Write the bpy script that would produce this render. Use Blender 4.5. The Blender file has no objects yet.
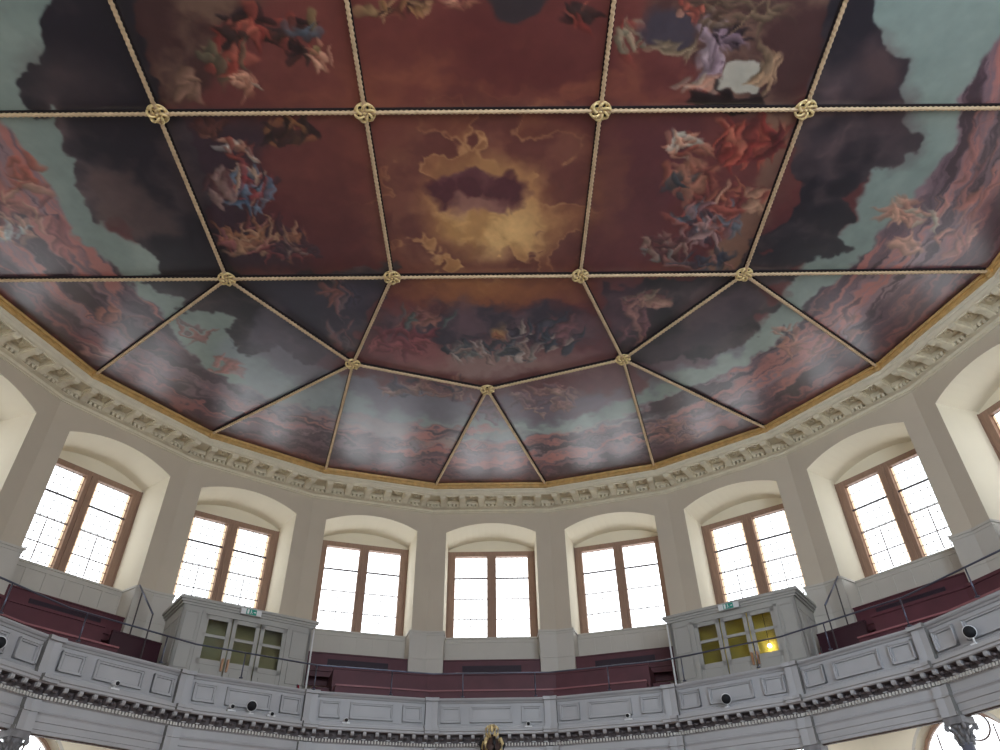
import bpy, math, random
import numpy as np
from mathutils import Vector, Matrix
random.seed(7)
scn = bpy.context.scene
COL = scn.collection
ZC = 1.6                      # eye height of the photographer above the floor
rad = math.radians
PI = math.pi
# ------------------------------------------------------------------ materials
def lin(c):
    c = c / 255.0
    return c / 12.92 if c <= 0.04045 else ((c + 0.055) / 1.055) ** 2.4
def L3(rgb): return tuple(lin(c) for c in rgb)
def material(name, rgb, rough=0.6, metal=0.0, var=0.06, scale=3.0, bump=0.0, bscale=30.0, spec=0.5, stretch=None):
    m = bpy.data.materials.new(name); m.use_nodes = True
    nt = m.node_tree; N = nt.nodes; K = nt.links
    b = N['Principled BSDF']
    b.inputs['Roughness'].default_value = rough
    b.inputs['Metallic'].default_value = metal
    b.inputs['Specular IOR Level'].default_value = spec
    c = L3(rgb)
    tc = N.new('ShaderNodeTexCoord')
    mp = N.new('ShaderNodeMapping')
    if stretch: mp.inputs['Scale'].default_value = stretch
    K.new(tc.outputs['Object'], mp.inputs['Vector'])
    n = N.new('ShaderNodeTexNoise'); n.inputs['Scale'].default_value = scale; n.inputs['Detail'].default_value = 4
    K.new(mp.outputs['Vector'], n.inputs['Vector'])
    r = N.new('ShaderNodeValToRGB')
    r.color_ramp.elements[0].position = 0.3; r.color_ramp.elements[1].position = 0.7
    r.color_ramp.elements[0].color = (*[x * (1 - var) for x in c], 1)
    r.color_ramp.elements[1].color = (*[min(1, x * (1 + var)) for x in c], 1)
    K.new(n.outputs['Fac'], r.inputs['Fac']); K.new(r.outputs['Color'], b.inputs['Base Color'])
    if bump:
        n2 = N.new('ShaderNodeTexNoise'); n2.inputs['Scale'].default_value = bscale
        K.new(mp.outputs['Vector'], n2.inputs['Vector'])
        bp = N.new('ShaderNodeBump'); bp.inputs['Strength'].default_value = bump; bp.inputs['Distance'].default_value = 0.01
        K.new(n2.outputs['Fac'], bp.inputs['Height']); K.new(bp.outputs['Normal'], b.inputs['Normal'])
    return m
M = {}
M['plaster'] = material('cream_plaster', (200, 187, 168), 0.85, var=0.03, scale=1.2, bump=0.15)
M['reveal'] = material('pale_cream_plaster', (230, 221, 200), 0.85, var=0.02, scale=1.2, bump=0.1)
M['stucco'] = material('moulded_plaster', (222, 212, 188), 0.8, var=0.05, scale=6, bump=0.2)
M['panel'] = material('stone_grey_paint', (196, 190, 180), 0.5, var=0.03, scale=2)
M['grey'] = material('dove_grey_paint', (174, 173, 175), 0.45, var=0.05, scale=2)
M['cabin'] = material('warm_grey_paint', (171, 168, 162), 0.45, var=0.03, scale=2)
M['darkpaint'] = material('dark_grey_carving_paint', (100, 92, 94), 0.6, var=0.25, scale=9)  # dark grey of the dirty soffit, bracket backs and carved leaves
M['gold'] = material('gilding', (206, 168, 108), 0.45, metal=0.2, var=0.15, scale=8, bump=0.2)
M['rope'] = material('gilded_rope', (212, 184, 148), 0.5, metal=0.25, var=0.12, scale=6)
M['boss'] = material('gilded_knot', (236, 206, 150), 0.4, metal=0.3, var=0.3, scale=14)
M['black'] = material('dark_hollow', (22, 18, 22), 0.6)
M['wood'] = material('brown_window_timber', (148, 118, 100), 0.5, var=0.12, scale=4, stretch=(8, 8, 1))
M['iron'] = material('dark_glazing_bar', (70, 62, 66), 0.5)
M['maroon'] = material('maroon_paint', (88, 42, 52), 0.55, var=0.15, scale=2.5)
M['maroonl'] = material('maroon_nosing', (150, 94, 98), 0.45, var=0.1)
M['grille'] = material('dark_grille', (48, 30, 44), 0.6)
M['steel'] = material('brushed_steel', (104, 106, 122), 0.3, metal=0.9, var=0.05)
M['white'] = material('white_plastic', (225, 225, 225), 0.4, var=0.01)
M['lens'] = material('black_lens', (8, 9, 16), 0.7, var=0.0)
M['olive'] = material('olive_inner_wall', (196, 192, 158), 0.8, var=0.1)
M['olive_lit'] = material('lamplit_inner_wall', (228, 212, 110), 0.8, var=0.15)  # olive wall with the warm lamplight painted into its colour
M['brass'] = material('brass_handle', (190, 150, 120), 0.3, metal=0.8)
M['floor'] = material('oak_boards', (120, 92, 70), 0.5, var=0.2, scale=2, stretch=(1, 9, 1))
M['beam'] = material('dark_timber', (74, 52, 46), 0.6, var=0.15, scale=3)
M['marble'] = material('grey_blue_column_paint', (108, 110, 124), 0.4, var=0.2, scale=5)
M['capital'] = material('grey_carved_capital', (128, 126, 128), 0.6, var=0.2, scale=10)
M['red'] = material('crimson_rope', (150, 24, 44), 0.8)
M['green'] = material('sign_green', (36, 150, 130), 0.5, var=0.0)
M['rope_shadow'] = material('rope_shadow_dark', (34, 24, 26), 0.8)
M['cheek'] = material('shaded_grimy_grey_paint', (118, 116, 112), 0.6)  # pilaster cheeks: grime plus their shaded side, painted as a darker grey
M['dentil'] = material('pale_dentil_paint', (204, 200, 194), 0.5, var=0.03)
M['maroon_shaded'] = material('shaded_maroon_paint', (58, 22, 36), 0.5)
M['lead'] = material('grey_lead', (110, 92, 90), 0.6)

def glass_mat(name, tint=(1, 1, 1)):
    m = bpy.data.materials.new(name); m.use_nodes = True
    nt = m.node_tree; N = nt.nodes; K = nt.links; N.clear()
    out = N.new('ShaderNodeOutputMaterial'); tr = N.new('ShaderNodeBsdfTransparent'); tr.inputs[0].default_value = (*tint, 1)
    gl = N.new('ShaderNodeBsdfGlossy'); gl.inputs['Roughness'].default_value = 0.05
    fr = N.new('ShaderNodeFresnel'); mx = N.new('ShaderNodeMixShader')
    K.new(fr.outputs[0], mx.inputs[0]); K.new(tr.outputs[0], mx.inputs[1]); K.new(gl.outputs[0], mx.inputs[2]); K.new(mx.outputs[0], out.inputs[0])
    return m
M['doorglass'] = glass_mat('door_glass', (0.8, 0.8, 0.75))

def leaded_mat(name, border, qw=0.17, qh=0.21, lead=0.5, lw=.008):
    """leaded quarry glazing: clear panes, thin cames, an amber edge strip; uv = metres, uv2 = distance from the light's edge"""
    m = bpy.data.materials.new(name); m.use_nodes = True
    nt = m.node_tree; N = nt.nodes; K = nt.links; N.clear()
    out = N.new('ShaderNodeOutputMaterial')
    uv = N.new('ShaderNodeUVMap'); uv.uv_map = 'metres'
    sp = N.new('ShaderNodeSeparateXYZ'); K.new(uv.outputs[0], sp.inputs[0])
    def mth(op, a, b=None):
        n = N.new('ShaderNodeMath'); n.operation = op
        for i, v in enumerate((a, b)):
            if v is None: continue
            if isinstance(v, (int, float)): n.inputs[i].default_value = v
            else: K.new(v, n.inputs[i])
        return n.outputs[0]
    def line(c, q, w):
        f = mth('FRACT', mth('DIVIDE', c, q)); d = mth('ABSOLUTE', mth('SUBTRACT', f, 0.5))
        return mth('GREATER_THAN', d, 0.5 - w / q)
    ln = mth('MAXIMUM', line(sp.outputs[0], qw, lw), line(sp.outputs[1], qh, lw))
    uv2 = N.new('ShaderNodeUVMap'); uv2.uv_map = 'edge'
    s2 = N.new('ShaderNodeSeparateXYZ'); K.new(uv2.outputs[0], s2.inputs[0])
    edge = mth('GREATER_THAN', s2.outputs[0], 1 - border[3])
    edge = mth('MAXIMUM', edge, mth('LESS_THAN', s2.outputs[0], border[3]))
    cl = N.new('ShaderNodeBsdfTransparent'); cl.inputs[0].default_value = (0.97, 0.98, 0.98, 1)
    am = N.new('ShaderNodeBsdfTransparent'); am.inputs[0].default_value = (*border[:3], 1)
    mx = N.new('ShaderNodeMixShader'); K.new(edge, mx.inputs[0]); K.new(cl.outputs[0], mx.inputs[1]); K.new(am.outputs[0], mx.inputs[2])
    tl = N.new('ShaderNodeBsdfTransparent'); tl.inputs[0].default_value = (lead, lead * .88, lead * .84, 1)
    m2 = N.new('ShaderNodeMixShader'); K.new(ln, m2.inputs[0]); K.new(mx.outputs[0], m2.inputs[1]); K.new(tl.outputs[0], m2.inputs[2])
    gl = N.new('ShaderNodeBsdfGlossy'); gl.inputs['Roughness'].default_value = 0.1
    m3 = N.new('ShaderNodeMixShader'); m3.inputs[0].default_value = 0.03
    K.new(m2.outputs[0], m3.inputs[1]); K.new(gl.outputs[0], m3.inputs[2]); K.new(m3.outputs[0], out.inputs[0])
    return m

# ------------------------------------------------------------------ mesh builder
class MB:
    def __init__(self): self.v = []; self.f = []; self.m = []; self.s = []
    def add(self, vs, fs, mi=0, smooth=False):
        o = len(self.v); self.v += [tuple(p) for p in vs]
        for f in fs: self.f.append(tuple(o + i for i in f)); self.m.append(mi); self.s.append(smooth)
        return self
    def quad(self, a, b, c, d, mi=0): return self.add([a, b, c, d], [(0, 1, 2, 3)], mi)
    def box(self, x0, x1, y0, y1, z0, z1, mi=0):
        vs = [(x, y, z) for z in (z0, z1) for y in (y0, y1) for x in (x0, x1)]
        return self.add(vs, [(0, 2, 3, 1), (4, 5, 7, 6), (0, 1, 5, 4), (2, 6, 7, 3), (0, 4, 6, 2), (1, 3, 7, 5)], mi)
    def tube(self, pts, r, n=10, mi=0, cap=True):
        pts = [Vector(p) for p in pts]; rs = r if isinstance(r, (list, tuple)) else [r] * len(pts)
        vs = []; up = Vector((0, 0, 1))
        for i, p in enumerate(pts):
            t = (pts[min(i + 1, len(pts) - 1)] - pts[max(i - 1, 0)]).normalized()
            a = t.cross(up)
            if a.length < 1e-3: a = t.cross(Vector((1, 0, 0)))
            a.normalize(); b = t.cross(a)
            for j in range(n):
                q = 2 * PI * j / n
                vs.append(p + (a * math.cos(q) + b * math.sin(q)) * rs[i])
        fs = [(i * n + j, i * n + (j + 1) % n, (i + 1) * n + (j + 1) % n, (i + 1) * n + j) for i in range(len(pts) - 1) for j in range(n)]
        if cap: fs += [tuple(range(n - 1, -1, -1)), tuple((len(pts) - 1) * n + j for j in range(n))]
        return self.add(vs, fs, mi, True)
    def lathe(self, c, prof, n=24, mi=0, axis=(0, 0, 1)):
        ax = Vector(axis).normalized(); a = ax.orthogonal().normalized(); b = ax.cross(a); c = Vector(c)
        vs = [c + ax * h + (a * math.cos(2 * PI * j / n) + b * math.sin(2 * PI * j / n)) * max(r, 1e-4) for r, h in prof for j in range(n)]
        fs = [(i * n + j, i * n + (j + 1) % n, (i + 1) * n + (j + 1) % n, (i + 1) * n + j) for i in range(len(prof) - 1) for j in range(n)]
        fs += [tuple(range(n - 1, -1, -1)), tuple((len(prof) - 1) * n + j for j in range(n))]
        return self.add(vs, fs, mi, True)
    def ball(self, c, rx, ry, rz, n=10, mi=0):
        vs = []; fs = []
        for i in range(n + 1):
            t = PI * i / n
            for j in range(n * 2):
                q = PI * j / n
                vs.append((c[0] + rx * math.sin(t) * math.cos(q), c[1] + ry * math.sin(t) * math.sin(q), c[2] + rz * math.cos(t)))
        w = 2 * n
        fs = [(i * w + j, i * w + (j + 1) % w, (i + 1) * w + (j + 1) % w, (i + 1) * w + j) for i in range(n) for j in range(w)]
        return self.add(vs, fs, mi, True)
    def extrude_xz(self, poly, y0, y1, mi=0):      # polygon in x,z pushed along y
        n = len(poly)
        vs = [(x, y0, z) for x, z in poly] + [(x, y1, z) for x, z in poly]
        fs = [tuple(range(n)), tuple(range(2 * n - 1, n - 1, -1))] + [(i, (i + 1) % n, n + (i + 1) % n, n + i) for i in range(n)]
        return self.add(vs, fs, mi)
    def extrude_yz(self, poly, x0, x1, mi=0):
        n = len(poly)
        vs = [(x0, y, z) for y, z in poly] + [(x1, y, z) for y, z in poly]
        fs = [tuple(range(n)), tuple(range(2 * n - 1, n - 1, -1))] + [(i, (i + 1) % n, n + (i + 1) % n, n + i) for i in range(n)]
        return self.add(vs, fs, mi)
    def mesh(self, name, mats, off=(0, 0, 0)):
        me = bpy.data.meshes.new(name)
        me.from_pydata([(a - off[0], b - off[1], c - off[2]) for a, b, c in self.v], [], self.f)
        if not isinstance(mats, (list, tuple)): mats = [mats]
        for mm in mats: me.materials.append(mm)
        me.polygons.foreach_set('material_index', self.m)
        me.polygons.foreach_set('use_smooth', self.s)
        me.update()
        return me
def link(name, me, parent=None, loc=(0, 0, 0), rz=0.0):
    o = bpy.data.objects.new(name, me); COL.objects.link(o)
    o.location = loc; o.rotation_euler = (0, 0, rz)
    if parent: o.parent = parent
    return o
def tag(o, label=None, cat=None, group=None, kind=None):
    if label: o['label'] = label
    if cat: o['category'] = cat
    if group: o['group'] = group
    if kind: o['kind'] = kind
    return o
# facet frame: x to the right, y outwards (apothem), z above the eye
def F(k, x, A, z):
    a = rad(k)
    return Vector((A * math.cos(a) + x * math.sin(a), A * math.sin(a) - x * math.cos(a), z + ZC))
def facet_obj(name, mb, mats, k, parent=None):            # mesh written in facet coordinates, top level or child of a zero frame
    return link(name, mb.mesh(name, mats), parent, (0, 0, ZC) if parent is None else (0, 0, 0), rad(k - 90))
def thing(name, k, x, A, z, label, cat, group=None):
    e = link(name, None, None, F(k, x, A, z), rad(k - 90)); e.empty_display_size = 0.2
    e['off'] = (x, A, z)
    return tag(e, label, cat, group)
def part(name, mb, mats, root, label=None):
    off = tuple(root['off']) if 'off' in root.keys() else (0, 0, 0)
    o = link(name, mb.mesh(name, mats, off), root)
    if label: o['label'] = label
    return o
YF = -11.0                                                # front wall, behind the photographer
def plan(A):                                              # polyline of a moulding at apothem A
    R = A / math.cos(rad(9))
    return [(A, YF)] + [(R * math.cos(rad(a)), R * math.sin(rad(a))) for a in range(9, 172, 18)] + [(-A, YF)]
def sweep(mb, prof, mi=0, closed=False, rng=None):
    rows = [[(x, y, z) for x, y in plan(A)] for A, z in prof]
    n = len(rows[0]); lo, hi = rng or (0, n - 1)
    pr = list(zip(rows, rows[1:])) + ([(rows[-1], rows[0])] if closed else [])
    for a, b in pr:
        for i in range(lo, hi): mb.quad(a[i], a[i + 1], b[i + 1], b[i], mi)
    return mb
KS = list(range(18, 163, 18))                             # nine curved-end facets
WA = 11.12; HF = WA * math.tan(rad(9))

# ------------------------------------------------------------------ camera
F_PX = 720.4; PIT, YAW, ROL = 0.656641550, 0.0107709334, -0.0168290056
X0, Y0 = -0.01263764 * 10.5, 0.82506009 * 10.5
cF = Vector((math.sin(YAW) * math.cos(PIT), math.cos(YAW) * math.cos(PIT), math.sin(PIT)))
cR0 = Vector((math.cos(YAW), -math.sin(YAW), 0)); cU0 = cR0.cross(cF)
cR = cR0 * math.cos(ROL) + cU0 * math.sin(ROL); cU = -cR0 * math.sin(ROL) + cU0 * math.cos(ROL)
cam = bpy.data.cameras.new('camera'); cam.sensor_fit = 'HORIZONTAL'; cam.sensor_width = 36; cam.lens = F_PX * 36 / 1000
cam.clip_start = 0.05; cam.clip_end = 200
co = bpy.data.objects.new('camera', cam); COL.objects.link(co)
mw = Matrix((cR, cU, -cF)).transposed().to_4x4(); mw.translation = Vector((-X0, -Y0, ZC)); co.matrix_world = mw
scn.camera = co
CE = np.array((-X0, -Y0, 0.0))

# ------------------------------------------------------------------ ceiling painting
CZ = 10.5
rng = np.random.RandomState(5)
TAB = rng.rand(257, 257).astype(np.float32)
def noise(u, v, seed=0):
    u = u + seed * 17.31; v = v + seed * 9.77
    iu = np.floor(u); iv = np.floor(v); fu = u - iu; fv = v - iv
    fu = fu * fu * (3 - 2 * fu); fv = fv * fv * (3 - 2 * fv)
    iu = iu.astype(np.int64) % 256; iv = iv.astype(np.int64) % 256
    a = TAB[iu, iv]; b = TAB[iu + 1, iv]; c = TAB[iu, iv + 1]; d = TAB[iu + 1, iv + 1]
    return (a * (1 - fu) + b * fu) * (1 - fv) + (c * (1 - fu) + d * fu) * fv
def fbm(u, v, seed=0, o=4):
    t = 0; amp = 1; s = 0
    for i in range(o):
        t = t + amp * noise(u * 2 ** i, v * 2 ** i, seed + i * 3.1); s += amp; amp *= 0.55
    return t / s
SC = 1.6; PX0, PX1, PY0, PY1 = -60, 1060, -60, 500       # raster of the canvas as seen over its visible part
gw, gh = int((PX1 - PX0) * SC), int((PY1 - PY0) * SC)
gx, gy = np.meshgrid(PX0 + np.arange(gw) / SC, PY0 + np.arange(gh) / SC)
gx = gx.astype(np.float32); gy = gy.astype(np.float32)
u = (gx - 500) / F_PX; v = (375 - gy) / F_PX
nF, nR, nU = (np.array(t) for t in (cF, cR, cU))
dx = nF[0] + u * nR[0] + v * nU[0]; dy = nF[1] + u * nR[1] + v * nU[1]; dz = nF[2] + u * nR[2] + v * nU[2]
wX = CE[0] + CZ * dx / dz; wY = CE[1] + CZ * dy / dz       # canvas metres
wR = np.hypot(wX, wY); wT = np.arctan2(wY, wX)
del dx, dy, dz
def srgb(*c): return np.array(c, np.float32)
img = np.zeros((gh, gw, 3), np.float32) + srgb(92, 44, 43)
# cloud-edge warps, in canvas metres
def warp(freq, amp, seed):
    return (fbm(wX * freq, wY * freq, seed, 4) - .5) * amp, (fbm(wX * freq, wY * freq, seed + 50, 4) - .5) * amp
def billow(freq, amp, seed):
    t = 0; a = 1; q = 0
    for i in range(3):
        t = t + a * np.abs(2 * noise(wX * freq * 2 ** i, wY * freq * 2 ** i, seed + i * 5) - 1); q += a; a *= .5
    return t / q
BL = billow(1.25, 0, 71); BL2 = billow(2.6, 0, 77)
WB = ((BL - .42) * 34 * np.sign(gx - 490), (BL - .42) * 22)
W1 = warp(1.1, 46, 1); W2 = warp(2.6, 26, 2); W3 = warp(0.6, 60, 3)
def blur(m, r):
    for _ in range(2):
        for ax in (0, 1):
            c = np.cumsum(np.concatenate([np.repeat(np.take(m, [0], ax), r + 1, ax), m, np.repeat(np.take(m, [-1], ax), r, ax)], ax), ax, dtype=np.float64)
            n = m.shape[ax]
            m = ((np.take(c, np.arange(2 * r + 1, 2 * r + 1 + n), ax) - np.take(c, np.arange(0, n), ax)) / (2 * r + 1)).astype(np.float32)
    return m
def polymask(pts, w=None, soft=2, pad=60):
    xs = [p[0] for p in pts]; ys = [p[1] for p in pts]
    a = max(0, int((min(xs) - pad - PX0) * SC)); b = min(gw, int((max(xs) + pad - PX0) * SC))
    c = max(0, int((min(ys) - pad - PY0) * SC)); d = min(gh, int((max(ys) + pad - PY0) * SC))
    X = gx[c:d, a:b].copy(); Y = gy[c:d, a:b].copy()
    if w is not None:
        for ww, s in w: X += ww[0][c:d, a:b] * s; Y += ww[1][c:d, a:b] * s
    m = np.zeros(X.shape, bool); n = len(pts)
    for i in range(n):
        x1, y1 = pts[i]; x2, y2 = pts[(i + 1) % n]
        if y1 == y2: continue
        cnd = ((y1 > Y) != (y2 > Y)) & (X < (x2 - x1) * (Y - y1) / (y2 - y1) + x1)
        m ^= cnd
    f = m.astype(np.float32)
    if soft: f = blur(f, soft)
    full = np.zeros((gh, gw), np.float32); full[c:d, a:b] = f
    return full
def ell(cx, cy, rx, ry, ang=0, soft=0.35, w=None):
    X = gx - cx; Y = gy - cy
    if w is not None:
        for ww, s in w: X = X + ww[0] * s; Y = Y + ww[1] * s
    ca, sa = math.cos(rad(ang)), math.sin(rad(ang))
    d = np.sqrt(((X * ca + Y * sa) / rx) ** 2 + ((-X * sa + Y * ca) / ry) ** 2)
    return np.clip((1 + soft - d) / (2 * soft), 0, 1).astype(np.float32)
def lay(mask, col, op=1.0):
    global img
    k = (mask * op)[..., None]
    img = img * (1 - k) + (col if getattr(col, 'ndim', 1) == 3 else srgb(*col)) * k
def two(c1, c2, t):
    t = np.clip(t, 0, 1)[..., None]; return srgb(*c1) * (1 - t) + srgb(*c2) * t
n1 = fbm(wX * .55, wY * .55, 11, 5); n2 = fbm(wX * 1.6, wY * 1.6, 12, 5); n3 = fbm(wX * 6, wY * 6, 13, 3)
def st(x, a, b): return np.clip((x - a) / (b - a), 0, 1)
# red-brown heaven of the middle fields
img = two((88, 40, 42), (112, 56, 50), st(n1, .35, .65)) 
img = img * (1 - .35 * st(np.abs(gx - 490), 130, 260)[..., None]) + srgb(74, 38, 46) * (.35 * st(np.abs(gx - 490), 130, 260)[..., None])
lowr = st(gy, 275, 330)[..., None]; img = img * (1 - lowr * .6) + srgb(104, 60, 66) * lowr * .6
ridge = 1 - np.abs(2 * fbm(wX * .9, wY * 1.1, 21, 5) - 1) * 2.2
topglow = ell(500, 78, 150, 26, 0, .9, [(W1, .8)])
lay(topglow * st(ridge, .3, .95), (150, 84, 58), .75)
lay(ell(470, 40, 120, 34, 0, .8, [(W1, .8)]), (86, 38, 40), .5)
# golden glory of the central field
glow = ell(490, 205, 96, 84, 0, .35, [(W1, .7)])
pf = fbm(wX * 1.2, wY * 1.5, 31, 4) * .7 + BL * .3
lay(glow, two((124, 72, 50), (168, 116, 70), st(n2, .35, .65)), .95)
lay(ell(486, 236, 62, 38, 0, .45, [(W1, .5)]), two((172, 124, 70), (204, 160, 96), st(n2, .4, .6)), .9)
lay(ell(480, 166, 60, 22, 0, .6, [(W1, .5)]), (150, 104, 64), .6)
ring = st(np.hypot((gx - 486) / 100, (gy - 205) / 76), .5, .8)
bm = st(pf, .42, .45)
lay(ring * bm * ell(488, 195, 120, 96, 0, .25), two((96, 50, 48), (112, 62, 54), st(n2, .4, .6)), .85)
edge = np.exp(-((pf - .425) / .016) ** 2)
lay(ring * edge * ell(488, 200, 108, 88, 0, .35), (196, 148, 92), .5)
lay(ell(479, 193, 54, 20, 2, .12, [(W2, .9), (WB, .3)]), two((80, 40, 50), (112, 68, 70), st(BL, .55, .25)), .97)
lay(ell(474, 206, 30, 10, 0, .4, [(W2, 1)]), (170, 120, 96), .6)
# lower part of the middle column
lay(ell(490, 288, 84, 12, 0, .7, [(W2, 1)]), (150, 92, 50), .75)
lay(ell(612, 175, 12, 50, 8, .5, [(W2, 1.6)]), (150, 92, 52), .6)
# side fields: wine red easing into slate
lay(polymask([(600, 110), (700, 110), (650, 275), (585, 275)], [(W1, 1)], 10), (84, 42, 50), .6)
lay(polymask([(170, 110), (270, 112), (230, 200), (330, 275), (225, 275), (190, 190)], [(W1, .8)], 12), (44, 38, 50), .75)
lay(polymask([(100, -60), (330, -60), (260, 20), (215, 70), (180, 108), (110, 108)], [(W1, .8)], 8), two((60, 40, 40), (100, 78, 64), st(n2, .45, .7)), .85)
lay(polymask([(640, -60), (860, -60), (830, 60), (790, 112), (740, 112), (700, 60), (650, 40)], [(W1, .8)], 8), two((66, 44, 44), (104, 80, 66), st(n2, .42, .66)), .85)
lay(polymask([(765, 108), (800, 108), (740, 275), (700, 275), (760, 180)], [(W1, .5)], 4), (124, 92, 72), .8)
# teal sky round the dark cloud bank
teal = two((104, 120, 114), (124, 138, 130), st(n1, .3, .7))
skyL = [(-60, -60), (60, -60), (60, 0), (60, 90), (110, 230), (170, 250), (260, 330), (330, 372), (420, 392), (500, 416), (575, 418), (636, 396), (665, 371), (701, 366), (722, 350), (745, 342), (770, 310), (812, 257), (852, 225), (872, 160), (905, 120), (860, 40), (860, -60), (1060, -60), (1060, 480), (-60, 480)]
lay(polymask(skyL, [(W2, .5)], 3), teal)
# ring of mauve and rust drapery that runs along the wall
stv = fbm(wT * 2.6 + .3 * wR, wR * 1.9, 41, 5); st2 = fbm(wT * 4.0 + .4 * wR + stv * 2.2, wR * 5.5 - wT * 2.5 + stv * 3.5, 42, 5)
drap = two((70, 48, 62), (122, 94, 102), st(stv, .35, .68))
hot = st(st2, .53, .66)[..., None]; drap = drap * (1 - hot * .85) + srgb(160, 92, 84) * hot * .85
dk = st(st2, .47, .38)[..., None]; drap = drap * (1 - dk * .8) + srgb(44, 24, 38) * dk * .8
deep = st(wR, 9.0, 10.2)[..., None]; drap = drap * (1 - deep * .6) + srgb(62, 22, 36) * deep * .6
outer = [(-60, 60), (0, 117), (20, 143), (51, 190), (72, 230), (99, 257), (129, 281), (159, 311), (183, 341), (198, 368), (240, 388), (300, 404), (350, 414), (420, 424), (480, 428), (542, 432), (600, 420), (632, 408), (650, 404), (689, 386), (730, 372), (769, 348), (802, 321), (808, 303), (832, 282), (864, 254), (887, 224), (913, 198), (935, 168), (954, 142), (958, 101), (976, 67), (1000, 37), (1060, -30), (1060, 520), (-60, 520)]
lay(polymask(outer, [(W2, .35)], 2), drap)
# pale band below the knots and cool grey patches of sky in the lower ring
lay(polymask([(215, 345), (262, 335), (330, 368), (400, 388), (440, 410), (400, 440), (330, 425), (250, 400)], [(W2, .8)], 6), (112, 122, 130), .7)
lay(polymask([(330, 372), (480, 398), (600, 392), (640, 396), (560, 424), (480, 426), (380, 412)], [(W2, .9)], 6), (92, 84, 100), .8)
lay(ell(540, 430, 110, 5, -7, .5, [(W2, .35)]), (128, 146, 142), .7)
lay(polymask([(640, 366), (700, 336), (745, 318), (745, 345), (690, 372), (650, 392)], [(W2, .6)], 4), (92, 84, 96), .7)
# dark cloud bank, left
ck = two((38, 36, 44), (90, 72, 74), st(fbm(wX * .7, wY * .7, 51, 4) * .8 + (.45 - BL) * .35 + .1 * BL2, .42, .72))
cloudL = [(44, -60), (44, 0), (36, 34), (34, 65), (25, 78), (29, 100), (48, 116), (51, 139), (75, 170), (78, 190), (95, 218), (126, 230), (144, 242), (172, 258), (150, 280), (165, 299), (186, 308), (228, 318), (239, 345), (300, 358), (345, 360), (394, 270), (340, 275), (232, 275), (200, 190), (180, 112), (170, 104), (140, 60), (125, -60)]
lay(polymask(cloudL, [(W2, .35), (WB, -1)], 1), ck)
lay(ell(70, 78, 44, 26, 20, .5, [(W2, .8)]), (72, 60, 62), .5)
lay(polymask([(85, 165), (120, 170), (150, 195), (185, 235), (130, 232), (95, 215)], [(W2, .8)], 5), (84, 66, 64), .7)
lay(polymask([(250, 292), (330, 355), (380, 300), (392, 276), (330, 280), (240, 280)], [(W1, .5)], 4), (58, 54, 70), .6)
lay(polymask([(235, 345), (262, 300), (345, 356), (330, 378), (270, 372)], [(W1, .6)], 6), (92, 84, 98), .7)
# dark cloud bank, right
cloudR = [(858, -60), (878, 0), (870, 22), (879, 30), (883, 48), (902, 52), (904, 67), (898, 93), (913, 116), (915, 145), (898, 172), (872, 179), (846, 205), (857, 224), (850, 246), (812, 257), (806, 273), (799, 288), (772, 300), (763, 324), (745, 342), (724, 346), (700, 360), (640, 366), (624, 362), (600, 280), (740, 275), (790, 190), (806, 112), (830, 40), (838, -60)]
lay(polymask(cloudR, [(W2, .35), (WB, -1)], 1), ck)
lay(ell(880, 66, 26, 26, 0, .5, [(W2, .8)]), (88, 66, 66), .75)
lay(ell(897, 128, 22, 34, 0, .5, [(W2, .8)]), (80, 62, 66), .6)
lay(ell(772, 180, 12, 50, 24, .6, [(W2, 1)]), (98, 68, 62), .5)
lay(polymask([(640, 352), (742, 282), (770, 300), (720, 345), (640, 366)], [(W1, .4)], 6), (78, 62, 72), .6)
# bottom of the middle column: slate ground with tan haze
lay(ell(490, 325, 118, 20, 0, .35, [(W2, 1.1)]), two((50, 54, 66), (92, 76, 84), st(n2, .4, .65)), .85)
lay(ell(492, 362, 84, 14, 0, .5, [(W2, .8)]), (140, 110, 102), .8)
lay(ell(410, 350, 34, 14, 8, .4, [(W2, .8)]), (138, 78, 78), .7)
lay(ell(620, 312, 26, 34, 0, .5, [(W1, .8)]), (92, 60, 72), .6)
# loose groups of drapery and flesh-coloured touches (abstract, no figures)
def dab(cx, cy, ln_, wd, ang, col, op=.85, bend=0.0):
    r = max(ln_, wd) * 1.5 + 3
    a = max(0, int((cx - r - PX0) * SC)); b = min(gw, int((cx + r - PX0) * SC) + 1)
    c = max(0, int((cy - r - PY0) * SC)); d = min(gh, int((cy + r - PY0) * SC) + 1)
    if a >= b or c >= d: return
    X = gx[c:d, a:b] - cx; Y = gy[c:d, a:b] - cy
    ca, sa = math.cos(ang), math.sin(ang)
    p = X * ca + Y * sa; q = -X * sa + Y * ca + bend * (p * p) / max(ln_, 1)
    dd = np.sqrt((p / ln_) ** 2 + (q / wd) ** 2)
    k = (np.clip((1.15 - dd) / .35, 0, 1) * op)[..., None]
    sh = np.clip(.5 - q / (2 * wd), 0, 1)[..., None]
    cc = srgb(*col) * (.62 + .5 * sh)
    img[c:d, a:b] = img[c:d, a:b] * (1 - k) + cc * k
R2 = random.Random(11)
FL = [(176, 116, 92), (196, 140, 112), (150, 92, 72)]
def group(cx, cy, rx, ry, n, pal, ln_=11, wd=3.2, ang=0, spread=1.2):
    for i in range(n):
        t = R2.random() * 2 * PI; q = math.sqrt(R2.random())
        x = cx + rx * q * math.cos(t); y = cy + ry * q * math.sin(t)
        s = .5 + R2.random()
        dab(x, y, ln_ * s, wd * (.5 + R2.random() * .9), rad(ang) + R2.gauss(0, spread), R2.choice(pal), .55 + .4 * R2.random(), R2.uniform(-.5, .5))
DK = [(40, 30, 36), (54, 34, 38), (60, 44, 44)]
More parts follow.
